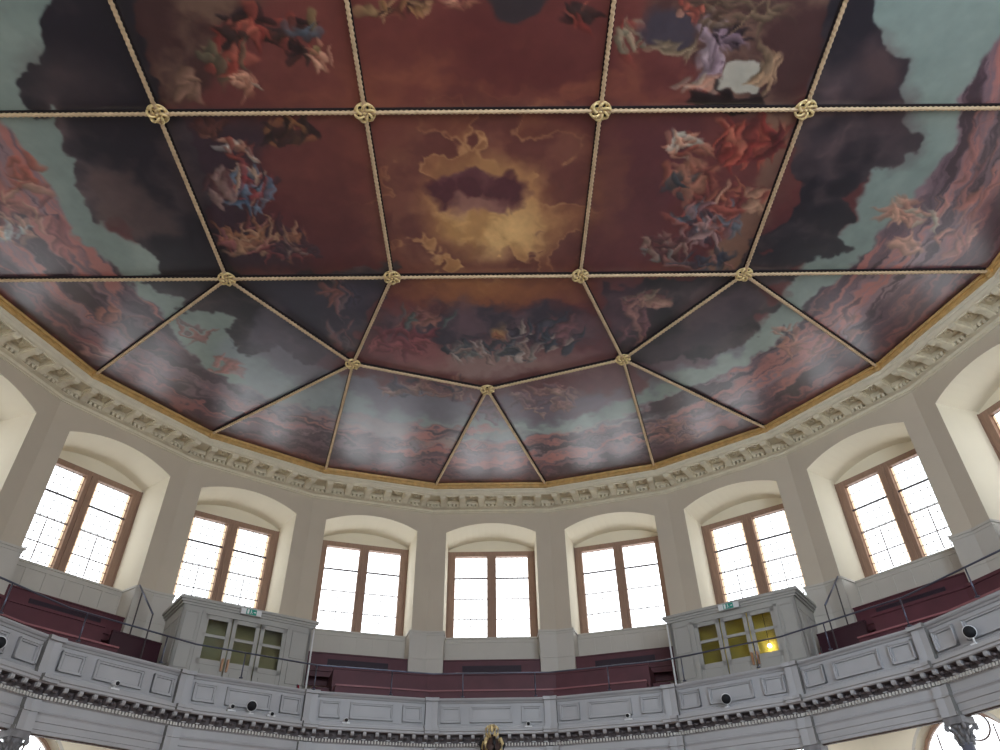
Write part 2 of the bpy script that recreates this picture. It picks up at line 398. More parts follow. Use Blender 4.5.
RD = [(150, 62, 52), (124, 46, 42), (168, 84, 68)]
group(245, 30, 30, 20, 26, DK + RD, 14, 6, 20, .8); group(225, 62, 22, 14, 22, RD + [(112, 96, 74), (92, 84, 66)], 13, 5, 60, .7)
group(300, 38, 22, 22, 26, DK + [(78, 88, 100), (120, 102, 66)] + RD[:1], 12, 4, 0); group(240, 84, 18, 8, 10, FL + [(146, 128, 112)], 12, 3.5, 40, .5)
group(322, 58, 12, 14, 9, FL, 9, 3, 60, .5); group(190, 85, 10, 14, 8, [(134, 98, 80)], 9, 5, 70, .6)
group(205, 128, 18, 8, 10, [(140, 96, 80), (90, 50, 46)], 8, 4); group(285, 135, 24, 12, 16, DK + [(150, 96, 58)], 12, 4, 40, .8)
group(240, 150, 20, 10, 16, [(132, 60, 52), (176, 124, 100), (160, 160, 150)], 8, 3, 30, .8)
group(248, 190, 26, 20, 46, [(70, 92, 116), (92, 112, 132), (150, 60, 64), (160, 128, 106), (60, 46, 60)], 12, 3, 50, 1)
group(220, 190, 12, 18, 16, [(140, 110, 102), (96, 60, 62)], 8, 4, 70, .6)
group(262, 240, 46, 16, 60, [(150, 96, 66), (112, 58, 56), (160, 120, 90), (70, 44, 54), (146, 84, 84)], 12, 2.4, 25, .7)
group(290, 250, 26, 12, 22, [(126, 104, 96), (122, 60, 62), (70, 50, 60)], 10, 2.2, 10, .7)
group(400, 6, 34, 9, 24, [(140, 98, 62), (110, 60, 50), (70, 44, 40), (160, 120, 84)], 9, 3.5, 160, .8); group(458, 2, 18, 6, 8, FL, 7, 3)
lay(ell(518, -4, 30, 24, 0, .08), (48, 44, 50), .95); group(584, 16, 16, 8, 14, DK + RD, 12, 4, 30, .6); group(366, 12, 8, 7, 3, [(140, 110, 74)], 7, 6)
group(632, 40, 14, 20, 22, [(150, 130, 104), (110, 104, 84), (134, 58, 52)], 9, 3.4, 70, .8); lay(ell(668, 30, 26, 22, 0, .2, [(W2, .4)]), (58, 54, 66), .9)
group(668, 50, 26, 5, 9, [(128, 108, 84)], 12, 3, 165, .4); group(690, 8, 14, 12, 10, RD + FL[:1], 9, 3, 70, .6)
group(712, 50, 12, 26, 24, [(142, 118, 128), (116, 92, 104), (156, 134, 140)], 14, 4.2, 105, .3); group(728, 36, 18, 12, 14, [(132, 106, 120), (44, 34, 44)], 11, 4, 30, .7)
group(702, 86, 24, 4, 10, [(178, 120, 98), (150, 136, 118)], 12, 3.4, 165, .25); group(732, 102, 30, 7, 14, [(28, 22, 28)], 14, 5, 5, .3)
lay(polymask([(728, 60), (764, 63), (754, 95), (718, 88)], None, 1, 8), (152, 148, 134), .92)
group(765, 72, 10, 22, 12, [(160, 124, 92), (120, 96, 74)], 12, 4, 110, .4); group(740, 12, 40, 20, 20, [(104, 84, 66), (84, 62, 54), (128, 104, 80)], 20, 3.5, 10, .5)
group(748, 140, 30, 22, 50, [(160, 70, 56), (132, 48, 44), (178, 96, 74), (96, 40, 42)], 15, 4.2, 120, .7)
group(690, 145, 24, 12, 24, FL + [(170, 168, 150), (130, 60, 50)], 10, 3, 15, .6); group(690, 180, 22, 18, 34, [(140, 74, 58), (120, 58, 52), (60, 66, 72), (152, 96, 76)], 12, 4, 45, .8)
group(738, 200, 26, 16, 30, [(158, 90, 68), (120, 56, 54), (176, 132, 104)], 11, 3.4, 130, .7); group(706, 222, 34, 20, 60, [(150, 116, 112), (122, 84, 88), (66, 54, 66), (150, 74, 64), (90, 100, 110)], 11, 3, 80, 1)
group(668, 248, 22, 14, 24, [(138, 104, 92), (90, 52, 56), (110, 112, 106)], 9, 3, 20, .8); group(700, 262, 40, 8, 22, [(60, 66, 80), (140, 92, 84)], 10, 2.6, 5, .6)
group(900, 212, 14, 14, 16, [(190, 138, 112), (168, 112, 92)], 11, 4, 60, .8); group(922, 220, 14, 8, 12, [(172, 120, 100), (150, 140, 120)], 9, 3, 30, .6)
group(905, 246, 14, 8, 10, [(178, 128, 106)], 9, 4, 20, .6); group(955, 215, 26, 40, 16, [(156, 88, 76), (130, 76, 74), (172, 112, 96)], 16, 2.6, 115, .35)
group(980, 150, 22, 50, 10, [(150, 88, 82), (120, 72, 78)], 20, 2.6, 115, .3)
group(788, 336, 16, 14, 16, [(156, 96, 80), (60, 48, 60), (170, 116, 98)], 9, 3, 60, .8); group(830, 330, 40, 30, 12, [(128, 70, 66), (90, 52, 60), (150, 90, 80)], 20, 2.4, 150, .25)
group(20, 210, 24, 34, 30, [(140, 84, 78), (170, 126, 104), (112, 62, 66)], 13, 3, 30, .7); group(20, 170, 18, 14, 8, [(160, 78, 62)], 12, 4, 20, .4)
group(14, 232, 20, 8, 12, [(150, 160, 160), (180, 130, 104)], 10, 2.6, 20, .5); group(60, 240, 10, 18, 6, [(140, 76, 78)], 13, 4, 70, .3)
group(150, 350, 60, 30, 14, [(140, 84, 80), (112, 70, 76), (150, 104, 96)], 20, 1.8, 20, .2); group(112, 312, 10, 7, 4, [(160, 92, 76)], 9, 4, 70)
group(222, 366, 16, 8, 14, [(156, 92, 84), (170, 112, 104)], 8, 3, 160, .5); group(340, 292, 16, 10, 18, [(140, 82, 72), (64, 60, 76), (130, 104, 100)], 9, 2.6, 60, .7)
group(338, 330, 10, 24, 12, [(100, 86, 92), (128, 86, 86)], 10, 2.2, 80, .4); group(420, 318, 26, 9, 22, [(144, 96, 84), (84, 100, 96), (120, 74, 74)], 9, 2.6, 160, .6)
group(398, 340, 34, 10, 26, [(150, 78, 80), (120, 60, 68)], 11, 2.8, 10, .5); group(490, 352, 46, 9, 60, [(160, 144, 136), (96, 104, 104), (140, 112, 104), (60, 66, 76)], 7, 2.2, 60, 1)
group(545, 335, 40, 14, 40, [(58, 70, 82), (146, 132, 122), (120, 80, 84), (70, 66, 78)], 10, 2.6, 150, .6); lay(ell(499, 331, 8, 7, 0, .5), (190, 140, 76), .7); group(499, 333, 5, 5, 6, [(140, 86, 60)], 4, 2)
group(640, 300, 24, 9, 20, [(156, 112, 98), (122, 76, 78), (140, 128, 104)], 11, 2.6, 160, .5); group(634, 325, 12, 16, 12, [(120, 76, 84), (150, 104, 96)], 10, 2.8, 100, .5)
group(425, 388, 40, 12, 36, [(140, 96, 88), (64, 58, 78), (120, 84, 88), (154, 116, 104)], 10, 2.6, 15, .6); group(545, 396, 34, 12, 30, [(140, 96, 92), (112, 82, 92), (160, 120, 108)], 10, 2.6, 10, .7)
group(485, 410, 20, 12, 16, [(138, 92, 94), (112, 84, 96)], 8, 2.6, 10, .8); group(675, 430, 26, 12, 12, [(140, 92, 84)], 14, 1.6, 5, .3)
sx_ = (fbm(wX * 3.2, wY * 3.2, 91, 3) - .5) * 15; sy_ = (fbm(wX * 3.2, wY * 3.2, 95, 3) - .5) * 15
jj, ii = np.mgrid[0:gh, 0:gw]
jj = np.clip(jj + sy_ * SC, 0, gh - 1).astype(int); ii = np.clip(ii + sx_ * SC, 0, gw - 1).astype(int)
img = img[jj, ii]
img *= (.95 + .10 * n3)[..., None]
img = (img - 72) * 1.15 + 72; lum = img @ srgb(.3, .55, .15); img = lum[..., None] + (img - lum[..., None]) * .8; img = img * 1.03 + 3
img = np.clip(img, 0, 255) / 255
img = np.where(img <= .04045, img / 12.92, ((img + .055) / 1.055) ** 2.4).astype(np.float32)

def canvas_mesh():
    ys = np.concatenate([np.arange(YF, -4.6, .2), np.arange(-4.6, 10.5, .024)]); xs = np.arange(-10.5, 10.5001, .024)
    X, Y = np.meshgrid(xs, ys)
    P = np.stack([X - CE[0], Y - CE[1], np.full_like(X, CZ)], -1)
    f = P @ nF; px = 500 + F_PX * (P @ nR) / f; py = 375 - F_PX * (P @ nU) / f
    def refl(t, lo, hi):
        w_ = hi - lo; t = np.abs((t - lo)) % (2 * w_); return lo + np.where(t > w_, 2 * w_ - t, t)
    px = refl(px, PX0 + 1, PX1 - 2); py = refl(py, PY0 + 1, PY1 - 2)
    a = (px - PX0) * SC; b = (py - PY0) * SC
    i = np.clip(a.astype(int), 0, gw - 2); j = np.clip(b.astype(int), 0, gh - 2); fa = (a - i)[..., None]; fb = (b - j)[..., None]
    c = (img[j, i] * (1 - fa) + img[j, i + 1] * fa) * (1 - fb) + (img[j + 1, i] * (1 - fa) + img[j + 1, i + 1] * fa) * fb
    H, Wd = X.shape
    idx = np.arange(H * Wd).reshape(H, Wd)
    q = np.stack([idx[:-1, :-1], idx[1:, :-1], idx[1:, 1:], idx[:-1, 1:]], -1).reshape(-1, 4)
    cxm = X[:-1, :-1].ravel(); cym = Y[:-1, :-1].ravel()
    q = q[(np.hypot(cxm, np.maximum(cym, 0)) < 10.5)]
    # drop unused verts
    used = np.zeros(H * Wd, bool); used[q.ravel()] = True; remap = np.cumsum(used) - 1; q = remap[q]
    V = np.stack([X.ravel()[used], Y.ravel()[used], np.full(used.sum(), CZ)], -1).astype(np.float32)
    me = bpy.data.meshes.new('ceiling'); me.vertices.add(len(V)); me.vertices.foreach_set('co', V.ravel())
    me.loops.add(q.size); me.loops.foreach_set('vertex_index', q.ravel().astype(np.int32))
    me.polygons.add(len(q)); me.polygons.foreach_set('loop_start', np.arange(0, q.size, 4, dtype=np.int32))
    me.update(calc_edges=True)
    at = me.color_attributes.new('paint', 'FLOAT_COLOR', 'POINT')
    C4 = np.ones((len(V), 4), np.float32); C4[:, :3] = c.reshape(-1, 3)[used]
    at.data.foreach_set('color', C4.ravel())
    return me
GAIN = 1.25
mp = bpy.data.materials.new('painted_canvas'); mp.use_nodes = True
nt = mp.node_tree; N = nt.nodes; K = nt.links; b = N['Principled BSDF']
at = N.new('ShaderNodeAttribute'); at.attribute_name = 'paint'
mul = N.new('ShaderNodeVectorMath'); mul.operation = 'SCALE'; mul.inputs['Scale'].default_value = GAIN
K.new(at.outputs['Color'], mul.inputs[0]); K.new(mul.outputs[0], b.inputs['Base Color'])
b.inputs['Roughness'].default_value = 0.31; b.inputs['Specular IOR Level'].default_value = 0.95
tc = N.new('ShaderNodeTexCoord'); nn = N.new('ShaderNodeTexNoise'); nn.inputs['Scale'].default_value = 2.2; nn.inputs['Detail'].default_value = 6
K.new(tc.outputs['Object'], nn.inputs['Vector'])
bp = N.new('ShaderNodeBump'); bp.inputs['Strength'].default_value = .25; bp.inputs['Distance'].default_value = .02
K.new(nn.outputs['Fac'], bp.inputs['Height']); K.new(bp.outputs['Normal'], b.inputs['Normal'])
cme = canvas_mesh(); cme.materials.append(mp)
ceil = link('ceiling', cme, None, (0, 0, ZC)); tag(ceil, 'painted canvas ceiling of red clouds, dark cloud banks and teal sky', None, None, 'structure')
roof = MB()
rf = [(11.3, YF - .5)] + [(11.3 * math.cos(rad(t)), 11.3 * math.sin(rad(t))) for t in range(0, 181, 6)] + [(-11.3, YF - .5)]
roof.add([(x, y, CZ + .06) for x, y in rf] + [(x, y, CZ + .3) for x, y in rf], [tuple(range(len(rf))), tuple(range(len(rf), 2 * len(rf)))] + [(i, (i + 1) % len(rf), len(rf) + (i + 1) % len(rf), len(rf) + i) for i in range(len(rf))])
tag(link('ceiling_backing', roof.mesh('ceiling_backing', M['beam']), None, (0, 0, ZC)), kind='structure')

# ------------------------------------------------------------------ rope lattice
RK = 5.476; xk = RK * math.cos(rad(18)); yk = RK * math.sin(rad(18)); CXC = 1.894; RV = 10.25
pol = lambda r, a: (r * math.cos(rad(a)), r * math.sin(rad(a)))
rows = [-2.07, -5.8, -9.5]
segs = []; bosses = []
yk -= .07; kn = {a: (pol(RK, a)[0], pol(RK, a)[1] - .07) for a in (18, 54, 90, 126, 162)}
kn[90] = (kn[90][0] - .03, kn[90][1] + .05); kn[54] = (kn[54][0] - .09, kn[54][1] - .03); kn[126] = (kn[126][0] + .09, kn[126][1] + .04)
segs += [(kn[18], pol(RV, 9)), (kn[18], pol(RV, 27)), (kn[18], kn[54]), (kn[54], pol(RV, 45)), (kn[54], pol(RV, 63)), (kn[54], kn[90]),
         (kn[90], pol(RV, 81)), (kn[90], pol(RV, 99)), (kn[90], kn[126]), (kn[126], pol(RV, 117)), (kn[126], pol(RV, 135)), (kn[126], kn[162]),
         (kn[162], pol(RV, 153)), (kn[162], pol(RV, 171))]
cols = [-xk, -CXC, CXC, xk]
segs += [(kn[54], (CXC, yk)), (kn[126], (-CXC, yk)), (kn[18], (CXC, yk)), ((CXC, yk), (-CXC, yk)), ((-CXC, yk), kn[162])]
prev = yk
for ry in rows + [YF]:
    for c in cols: segs.append(((c, prev), (c, ry)))
    if ry != YF:
        xs_ = [-10.19] + cols + [10.19]
        for a, b_ in zip(xs_, xs_[1:]): segs.append(((a, ry), (b_, ry)))
        bosses += [(c, ry) for c in cols]
    prev = ry
bosses += list(kn.values()) + [(CXC, yk), (-CXC, yk)]
lat = link('rope_lattice', None, None, (0, 0, ZC + CZ)); tag(lat, 'gilded rope lattice crossing the painted ceiling with knots at the joints', 'ceiling ropes')
for a, b_ in segs:
    a = Vector((*a, -.07)); b_ = Vector((*b_, -.07)); Ls = (b_ - a).length; d = (b_ - a).normalized(); side = Vector((-d.y, d.x, 0))
    n = max(2, int(Ls / .02)); vs = []; fs = []; nn_ = 8
    for i in range(n + 1):
        s = Ls * i / n
        for j in range(nn_):
            q = 2 * PI * j / nn_
            r = .033 * (1 + .22 * math.sin(2 * PI * s / .085 + q))
            vs.append(a + d * s + side * (r * math.cos(q)) + Vector((0, 0, r * math.sin(q))))
    fs = [(i * nn_ + j, i * nn_ + (j + 1) % nn_, (i + 1) * nn_ + (j + 1) % nn_, (i + 1) * nn_ + j) for i in range(n) for j in range(nn_)]
    part('rope', MB().add(vs, fs, 0, True), M['rope'], lat)
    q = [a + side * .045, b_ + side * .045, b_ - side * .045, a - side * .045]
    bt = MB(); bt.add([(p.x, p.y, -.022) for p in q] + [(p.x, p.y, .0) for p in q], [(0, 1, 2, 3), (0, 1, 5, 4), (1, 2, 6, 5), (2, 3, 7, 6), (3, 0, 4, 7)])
    part('rope_shadow', bt, M['rope_shadow'], lat)  # added dark strip that paints the shadow line beside the rope
bm_ = MB()                                                  # pierced round knot: interlaced strands over a dark heart
for ph in (0, PI / 3):
    pts = []
    for i in range(97):
        t = 2 * PI * i / 96; r = .11 + .05 * math.cos(3 * t + ph * 3)
        pts.append((r * math.cos(t), r * math.sin(t), -.085 + .03 * math.sin(3 * t + ph * 3)))
    bm_.tube(pts, .021, 8, 0, False)
bm_.tube([(.16 * math.cos(2 * PI * i / 32), .16 * math.sin(2 * PI * i / 32), -.06) for i in range(33)], .02, 8, 0, False)
bm_.lathe((0, 0, -.03), [(.15, 0), (.15, -.03)], 20, 1)
bm_.ball((0, 0, -.09), .028, .028, .03, 6, 0)
bme = bm_.mesh('knot_boss', [M['boss'], M['black']])
for x, y in bosses:
    o = link('knot_boss', bme, lat, (x, y, 0), R2.random() * 3); 

# ------------------------------------------------------------------ gold rim and plaster cornice
g = MB(); sweep(g, [(10.24, 10.56), (10.16, 10.5), (10.145, 10.47), (10.16, 10.44), (10.20, 10.43), (10.20, 10.38), (10.185, 10.365), (10.20, 10.345), (10.25, 10.33)])
for a in range(9, 172, 18):
    R = 10.2 / math.cos(rad(9)); x, y = pol(R, a); d = Vector((math.cos(rad(a)), math.sin(rad(a)), 0)); s = Vector((-d.y, d.x, 0))
    P = Vector((x, y, 0)); vs = [P + d * i * .05 + s * j * .05 + Vector((0, 0, z)) for z in (10.325, 10.49) for i, j in ((-1.6, -1), (-1.6, 1), (.5, 1), (.5, -1))]
    g.add(vs, [(0, 1, 2, 3), (4, 5, 6, 7), (0, 1, 5, 4), (1, 2, 6, 5), (2, 3, 7, 6), (3, 0, 4, 7)])
tag(link('trim_1', g.mesh('trim_1', M['gold']), None, (0, 0, ZC)), 'gilded moulding round the edge of the painted ceiling', None, None, 'structure')
c = MB()
sweep(c, [(10.23, 10.35), (10.24, 10.30), (10.27, 10.27), (10.27, 10.24), (10.31, 10.20), (10.35, 10.19), (10.385, 10.19), (10.40, 10.28), (10.87, 10.28), (10.87, 10.18), (10.89, 10.165), (11.0, 10.165), (11.0, 10.09), (10.93, 10.09), (10.93, 10.08),
          (10.97, 10.075), (11.03, 10.07), (11.05, 10.04), (11.05, 10.02), (11.09, 10.0), (11.09, 9.985), (11.125, 9.975)])
corn = tag(link('trim_2', c.mesh('trim_2', M['stucco']), None, (0, 0, ZC)), 'cream plaster cornice with brackets above the windows', None, None, 'structure')
mo = MB()                                                   # scrolled bracket in facet coordinates centred on x = 0
prof = [(10.37, 10.34), (10.37, 10.17), (10.40, 10.125), (10.47, 10.11), (10.56, 10.13), (10.68, 10.135), (10.78, 10.11), (10.86, 10.07), (10.93, 10.06), (10.95, 10.10), (10.95, 10.34)]
mo.extrude_yz(prof, -.062, .062)
mo.extrude_yz([(a, z + .014) for a, z in prof], -.082, .082)
mo.box(-.105, .105, 10.36, 10.95, 10.185, 10.34)
mo_me = mo.mesh('modillion', M['stucco'])
cf = MB()                                                   # rounded front of each coffer and its rosette
for sx in (-1, 1):
    n = 6; c0 = (sx * .175, 10.39); arc_ = [(sx * (.175 - .11 * math.sin(PI / 2 * i / n)), 10.39 + .11 * (1 - math.cos(PI / 2 * i / n))) for i in range(n + 1)]
    arc_ = [(sx * .175, 10.39)] + [(sx * (.175 - .10 + .10 * math.cos(PI / 2 * i / n)), 10.39 + .10 - .10 * math.sin(PI / 2 * i / n)) for i in range(n + 1)]
    vs = [(x, y, 10.19) for x, y in arc_] + [(x, y, 10.28) for x, y in arc_]; m_ = len(arc_)
    cf.add(vs, [tuple(range(m_))] + [(i, (i + 1) % m_, m_ + (i + 1) % m_, m_ + i) for i in range(m_)])
cf.box(-.175, .175, 10.37, 10.405, 10.165, 10.2)
for i in range(6):
    t = 2 * PI * i / 6; cf.ball((.06 * math.cos(t), 10.64 + .075 * math.sin(t), 10.275), .045, .055, .04, 5)
cf.ball((0, 10.64, 10.25), .03, .03, .04, 5)
def place(me, name, k, x, parent):
    v_ = F(k, x, 0, 0); v_.z = 0
    return link(name, me, parent, v_, rad(k - 90))
PM = 2 * 10.66 * math.tan(rad(9)) / 6
cfs = MB(); den = MB()
def addfacet(dst, src, k, x, A=0, z=0):
    a = rad(k); 
    vs = [(p[1] * math.cos(a) + (p[0] + x) * math.sin(a), p[1] * math.sin(a) - (p[0] + x) * math.cos(a), p[2]) for p in src.v]
    o = len(dst.v); dst.v += vs; dst.f += [tuple(i + o for i in f) for f in src.f]; dst.m += src.m; dst.s += src.s
fac_x = [(k, -1, 1) for k in KS]
for k in KS:
    for i in range(6): place(mo_me, 'modillion', k, (i - 2.5) * PM, corn)
    for i in range(-2, 3): addfacet(cfs, cf, k, i * PM)
for sd, k in ((1, 0), (-1, 180)):
    for i in range(19):
        x = -sd * (-1) * 0 + sd * (i * PM - 1.4)
        place(mo_me, 'modillion', k, x, corn); addfacet(cfs, cf, k, x + sd * PM / 2)
o = link('coffer_rosettes', cfs.mesh('coffer_rosettes', M['stucco']), corn); o['kind'] = 'stuff'
def dentils(dst, A0, A1, z0, z1, pitch, w, ks=KS):
    h = A1 * math.tan(rad(9))
    for k in ks:
        n = int(2 * h / pitch)
        for i in range(n):
            b1 = MB().box(-w / 2, w / 2, A0, A1, z0, z1); addfacet(dst, b1, k, -h + (i + .5) * 2 * h / n)
dentils(den, 10.89, 11.0, 10.09, 10.165, .115, .062)
o = link('dentil_course', den.mesh('dentil_course', M['stucco']), corn); o['kind'] = 'stuff'

# ------------------------------------------------------------------ walls
def arc(hw, zs, rise, n=14):
    R = (hw * hw + rise * rise) / (2 * rise); cz = zs + rise - R
    t0 = math.asin(min(1, hw / R)); t0 = t0 if rise <= hw else PI - t0
    return [(R * math.sin(-t0 + 2 * t0 * i / n), cz + R * math.cos(-t0 + 2 * t0 * i / n)) for i in range(n + 1)]
def wall_strip(mb, x0, x1, z0, z1, ops, A, Ab, mi=0, mr=1):
    """flat wall with arched openings; ops = (xc, hw, z bottom, z spring, rise)"""
    cur = x0
    for xc, hw, zb, zs, rise in ops:
        a, b_ = xc - hw, xc + hw
        mb.quad((cur, A, z0), (a, A, z0), (a, A, z1), (cur, A, z1), mi)
        if zb > z0:
            mb.quad((a, A, z0), (b_, A, z0), (b_, A, zb), (a, A, zb), mi); mb.quad((a, A, zb), (b_, A, zb), (b_, Ab, zb), (a, Ab, zb), mr)
        ar = [(xc + p, z) for p, z in arc(hw, zs, rise)]
        for (p, z), (p2, z2) in zip(ar, ar[1:]):
            mb.quad((p, A, z), (p2, A, z2), (p2, A, z1), (p, A, z1), mi)
            mb.quad((p, A, z), (p2, A, z2), (p2, Ab, z2), (p, Ab, z), mr)
        mb.quad((a, A, zb), (a, A, zs), (a, Ab, zs), (a, Ab, zb), mr); mb.quad((b_, A, zb), (b_, A, zs), (b_, Ab, zs), (b_, Ab, zb), mr)
        cur = b_
    mb.quad((cur, A, z0), (x1, A, z0), (x1, A, z1), (cur, A, z1), mi)
UP = (1.33, 3.38, 9.36, .30); LO = (1.0, .2, 2.33, 1.0)
SP = 3.522
def bays(k):
    if k == 0: return [0, SP, 2 * SP]                       # facet x runs toward -y on the right-hand wall
    if k == 180: return [-2 * SP, -SP, 0]
    return [0]
def wall_obj(k, mb):
    x0, x1 = (-HF, HF)
    if k == 0: x1 = -YF
    if k == 180: x0 = YF
    wall_strip(mb, x0, x1, 3.38, 10.3, [(c_, *UP) for c_ in bays(k)], WA, 12.5)
    wall_strip(mb, x0, x1, -ZC, 3.38, [(c_, *LO) for c_ in bays(k)], WA, 11.6, 1, 1)
wb = MB()
for k in KS:
    t = MB(); wall_obj(k, t); addfacet(wb, t, k, 0)
tag(link('wall_back', wb.mesh('wall_back', [M['plaster'], M['reveal']]), None, (0, 0, ZC)), kind='structure')
for nme, k in (('wall_right', 0), ('wall_left', 180)):
    t = MB(); wall_obj(k, t); t2 = MB(); addfacet(t2, t, k, 0)
    tag(link(nme, t2.mesh(nme, [M['plaster'], M['reveal']]), None, (0, 0, ZC)), kind='structure')
fw = MB()                                                   # front wall behind the photographer, with its tall windows
def rect_wall(mb, y, xs, zs, x0, x1, z0, z1):
    pass
wins = [(-7.8, -5.2), (-4.2, -1.6), (1.6, 4.2), (5.2, 7.8)]
cur = -12.6
for a, b_ in wins:
    fw.quad((cur, YF, -ZC), (a, YF, -ZC), (a, YF, CZ), (cur, YF, CZ)); fw.quad((a, YF, -ZC), (b_, YF, -ZC), (b_, YF, 1.0), (a, YF, 1.0)); fw.quad((a, YF, 9.2), (b_, YF, 9.2), (b_, YF, CZ), (a, YF, CZ)); cur = b_
fw.quad((cur, YF, -ZC), (12.6, YF, -ZC), (12.6, YF, CZ), (cur, YF, CZ))
tag(link('wall_front', fw.mesh('wall_front', M['plaster']), None, (0, 0, ZC)), kind='structure')
tag(link('floor', MB().box(-13, 13, YF - .5, 13, -.2, 0).mesh('floor', M['floor'])), kind='structure')

# ------------------------------------------------------------------ windows
GW = {'side': leaded_mat('leaded_glass_amber_edge', (.36, .26, .18, .10), lead=.05, lw=.010), 'mid': leaded_mat('leaded_glass_clear', (.5, .42, .36, .03), lead=.34)}
def pane(x0, x1, z0, z1, A, mat):
    me = MB().quad((x0, A, z0), (x1, A, z0), (x1, A, z1), (x0, A, z1)).mesh('pane', mat)
    l1 = me.uv_layers.new(name='metres'); l2 = me.uv_layers.new(name='edge')
    for i, (a, b_) in enumerate(((x0, z0), (x1, z0), (x1, z1), (x0, z1))):
        l1.data[i].uv = (a - x0, b_ - z0); l2.data[i].uv = ((0, 0), (1, 0), (1, 1), (0, 1))[i]
    return me
wn = 0
for k in [162, 144, 126, 108, 90, 72, 54, 36, 18, 0, 180]:
    for xc in bays(k):
        wn += 1
        w = link('window_%d' % wn, None, None, F(k, xc, 12.35, 6.6), rad(k - 90)); tag(w, kind='structure'); w['off'] = (0, 12.35, 6.6)
        fr = MB(); A0, A1 = 12.3, 12.44
        fr.box(-1.34, -1.11, A0, A1, 6.4, 9.27); fr.box(1.11, 1.34, A0, A1, 6.4, 9.27); fr.box(-1.11, 1.11, A0, A1, 9.12, 9.27); fr.box(-1.13, 1.13, A0, A1, 6.4, 6.6)
        fr.box(-1.34, -1.30, A0 - .03, A0, 6.4, 9.27); fr.box(1.30, 1.34, A0 - .03, A0, 6.4, 9.27)
        part('window_frame', fr, M['wood'], w)
        mu = MB().box(-.135, .135, A0 - .02, A1, 6.55, 9.15); mu.box(-.035, .035, A0 - .05, A0, 6.55, 9.15); part('mullion', mu, M['wood'], w)
        side = k in (162, 144, 36, 18, 0, 180, 126, 54)
        for s in (-1, 1):
            cx = s * .62
            tb = MB().box(cx - .52, cx + .52, A0 + .03, A0 + .07, 8.41, 8.445)
            part('transom_bar', tb, M['iron'], w)
            sd = MB()
            for zz in (7.2, 7.8): sd.box(cx - .52, cx + .52, A0 + .06, A0 + .075, zz - .013, zz + .013)
            sd.box(cx - .011, cx + .011, A0 + .06, A0 + .075, 6.8, 7.75)
            part('saddle_bars', sd, M['lead'], w)
            vs_ = pane(cx - .51, cx + .51, 6.58, 9.12, A0 + .09, GW['side' if side else 'mid'])
            o = link('pane', vs_, w, (0, -12.35, -6.6))
        lu = MB()                                            # plaster lunette over the frame
        ar = arc(1.335, 9.36, .30)
        lu.add([(p, A1 - .06, z) for p, z in ar] + [(p, A1 - .06, 9.22) for p, z in ar], [(i, i + 1, len(ar) + i + 1, len(ar) + i) for i in range(len(ar) - 1)])
        part('lunette', lu, M['reveal'], w)
for k in [162, 144, 126, 108, 90, 72, 54, 36, 18, 0, 180]:
    for xc in bays(k):
        wn += 1
        w = link('window_%d' % wn, None, None, F(k, xc, 11.5, .2), rad(k - 90)); tag(w, kind='structure'); w['off'] = (0, 11.5, .2)
        arO = arc(1.01, 2.33, 1.01, 20); arI = arc(.93, 2.33, .93, 20)
        fr = MB()
        for A_ in (11.42, 11.5):
            fr.add([(p, A_, z) for p, z in arO] + [(p, A_, z) for p, z in arI], [(i, i + 1, 22 + i, 21 + i) for i in range(20)])
        fr.add([(p, 11.42, z) for p, z in arI] + [(p, 11.5, z) for p, z in arI], [(i, i + 1, 22 + i, 21 + i) for i in range(20)])
        fr.box(-1.01, -.93, 11.42, 11.5, .2, 2.33); fr.box(.93, 1.01, 11.42, 11.5, .2, 2.33); fr.box(-.93, .93, 11.42, 11.5, .2, .28)
        part('window_frame', fr, M['wood'], w)
        tr = MB(); cy_ = 3.0; T = [(0 + .24 * math.cos(2 * PI * i / 32), 11.45, cy_ + .24 * math.sin(2 * PI * i / 32)) for i in range(33)]
        tr.tube(T, .018, 6, 0, False)
        for rr in (.06, .13):
            tr.tube([(rr * math.cos(2 * PI * i / 7 + rr * 9), 11.45, cy_ + rr * math.sin(2 * PI * i / 7 + rr * 9)) for i in range(8)], .004, 5, 0, False)
        for i in range(7):
            t = 2 * PI * i / 7; tr.tube([(.06 * math.cos(t + .54), 11.45, cy_ + .06 * math.sin(t + .54)), (.13 * math.cos(t + 1.17), 11.45, cy_ + .13 * math.sin(t + 1.17))], .004, 5)
        tr.v = [(x + (.24 if k == 36 else 0), y, z) for x, y, z in tr.v]; part('roundel', tr, M['lead'], w)
        for q in (-.55, .0, .55):
            tr = MB().box(q - .012, q + .012, 11.45, 11.47, .28, 2.33 + (.68 if q else .43)); part('glazing_bar', tr, M['lead'], w)
        tr = MB()
        for i in range(14):
            t = PI * i / 13; tr.tube([(.75 * math.cos(t), 11.45, 2.33 + .75 * math.sin(t)), (.93 * math.cos(t), 11.45, 2.33 + .93 * math.sin(t))], .005, 4)
        part('border_cames', tr, M['lead'], w)
        me = MB(); n = 21; me.add([(p, 11.46, z) for p, z in arI] + [(-.93, 11.46, .28), (.93, 11.46, .28)], [tuple(list(range(21)) + [22, 21])])
        ms = me.mesh('pane', M.setdefault('clearpane', glass_mat('clear_window_glass', (.97, .98, .98)))); link('pane', ms, w, (0, -11.5, -.2))
        rim = MB(); a1 = arc(1.0, 2.33, 1.0, 20); a2 = arc(1.06, 2.33, 1.06, 20)
        rim.add([(p, 11.10, z) for p, z in a1] + [(p, 11.10, z) for p, z in a2] + [(p, 11.13, z) for p, z in a2], [(i, i + 1, 22 + i, 21 + i) for i in range(20)] + [(21 + i, 22 + i, 43 + i, 42 + i) for i in range(20)])
        part('arch_moulding', rim, M['beam'] if False else M['panel'], w)
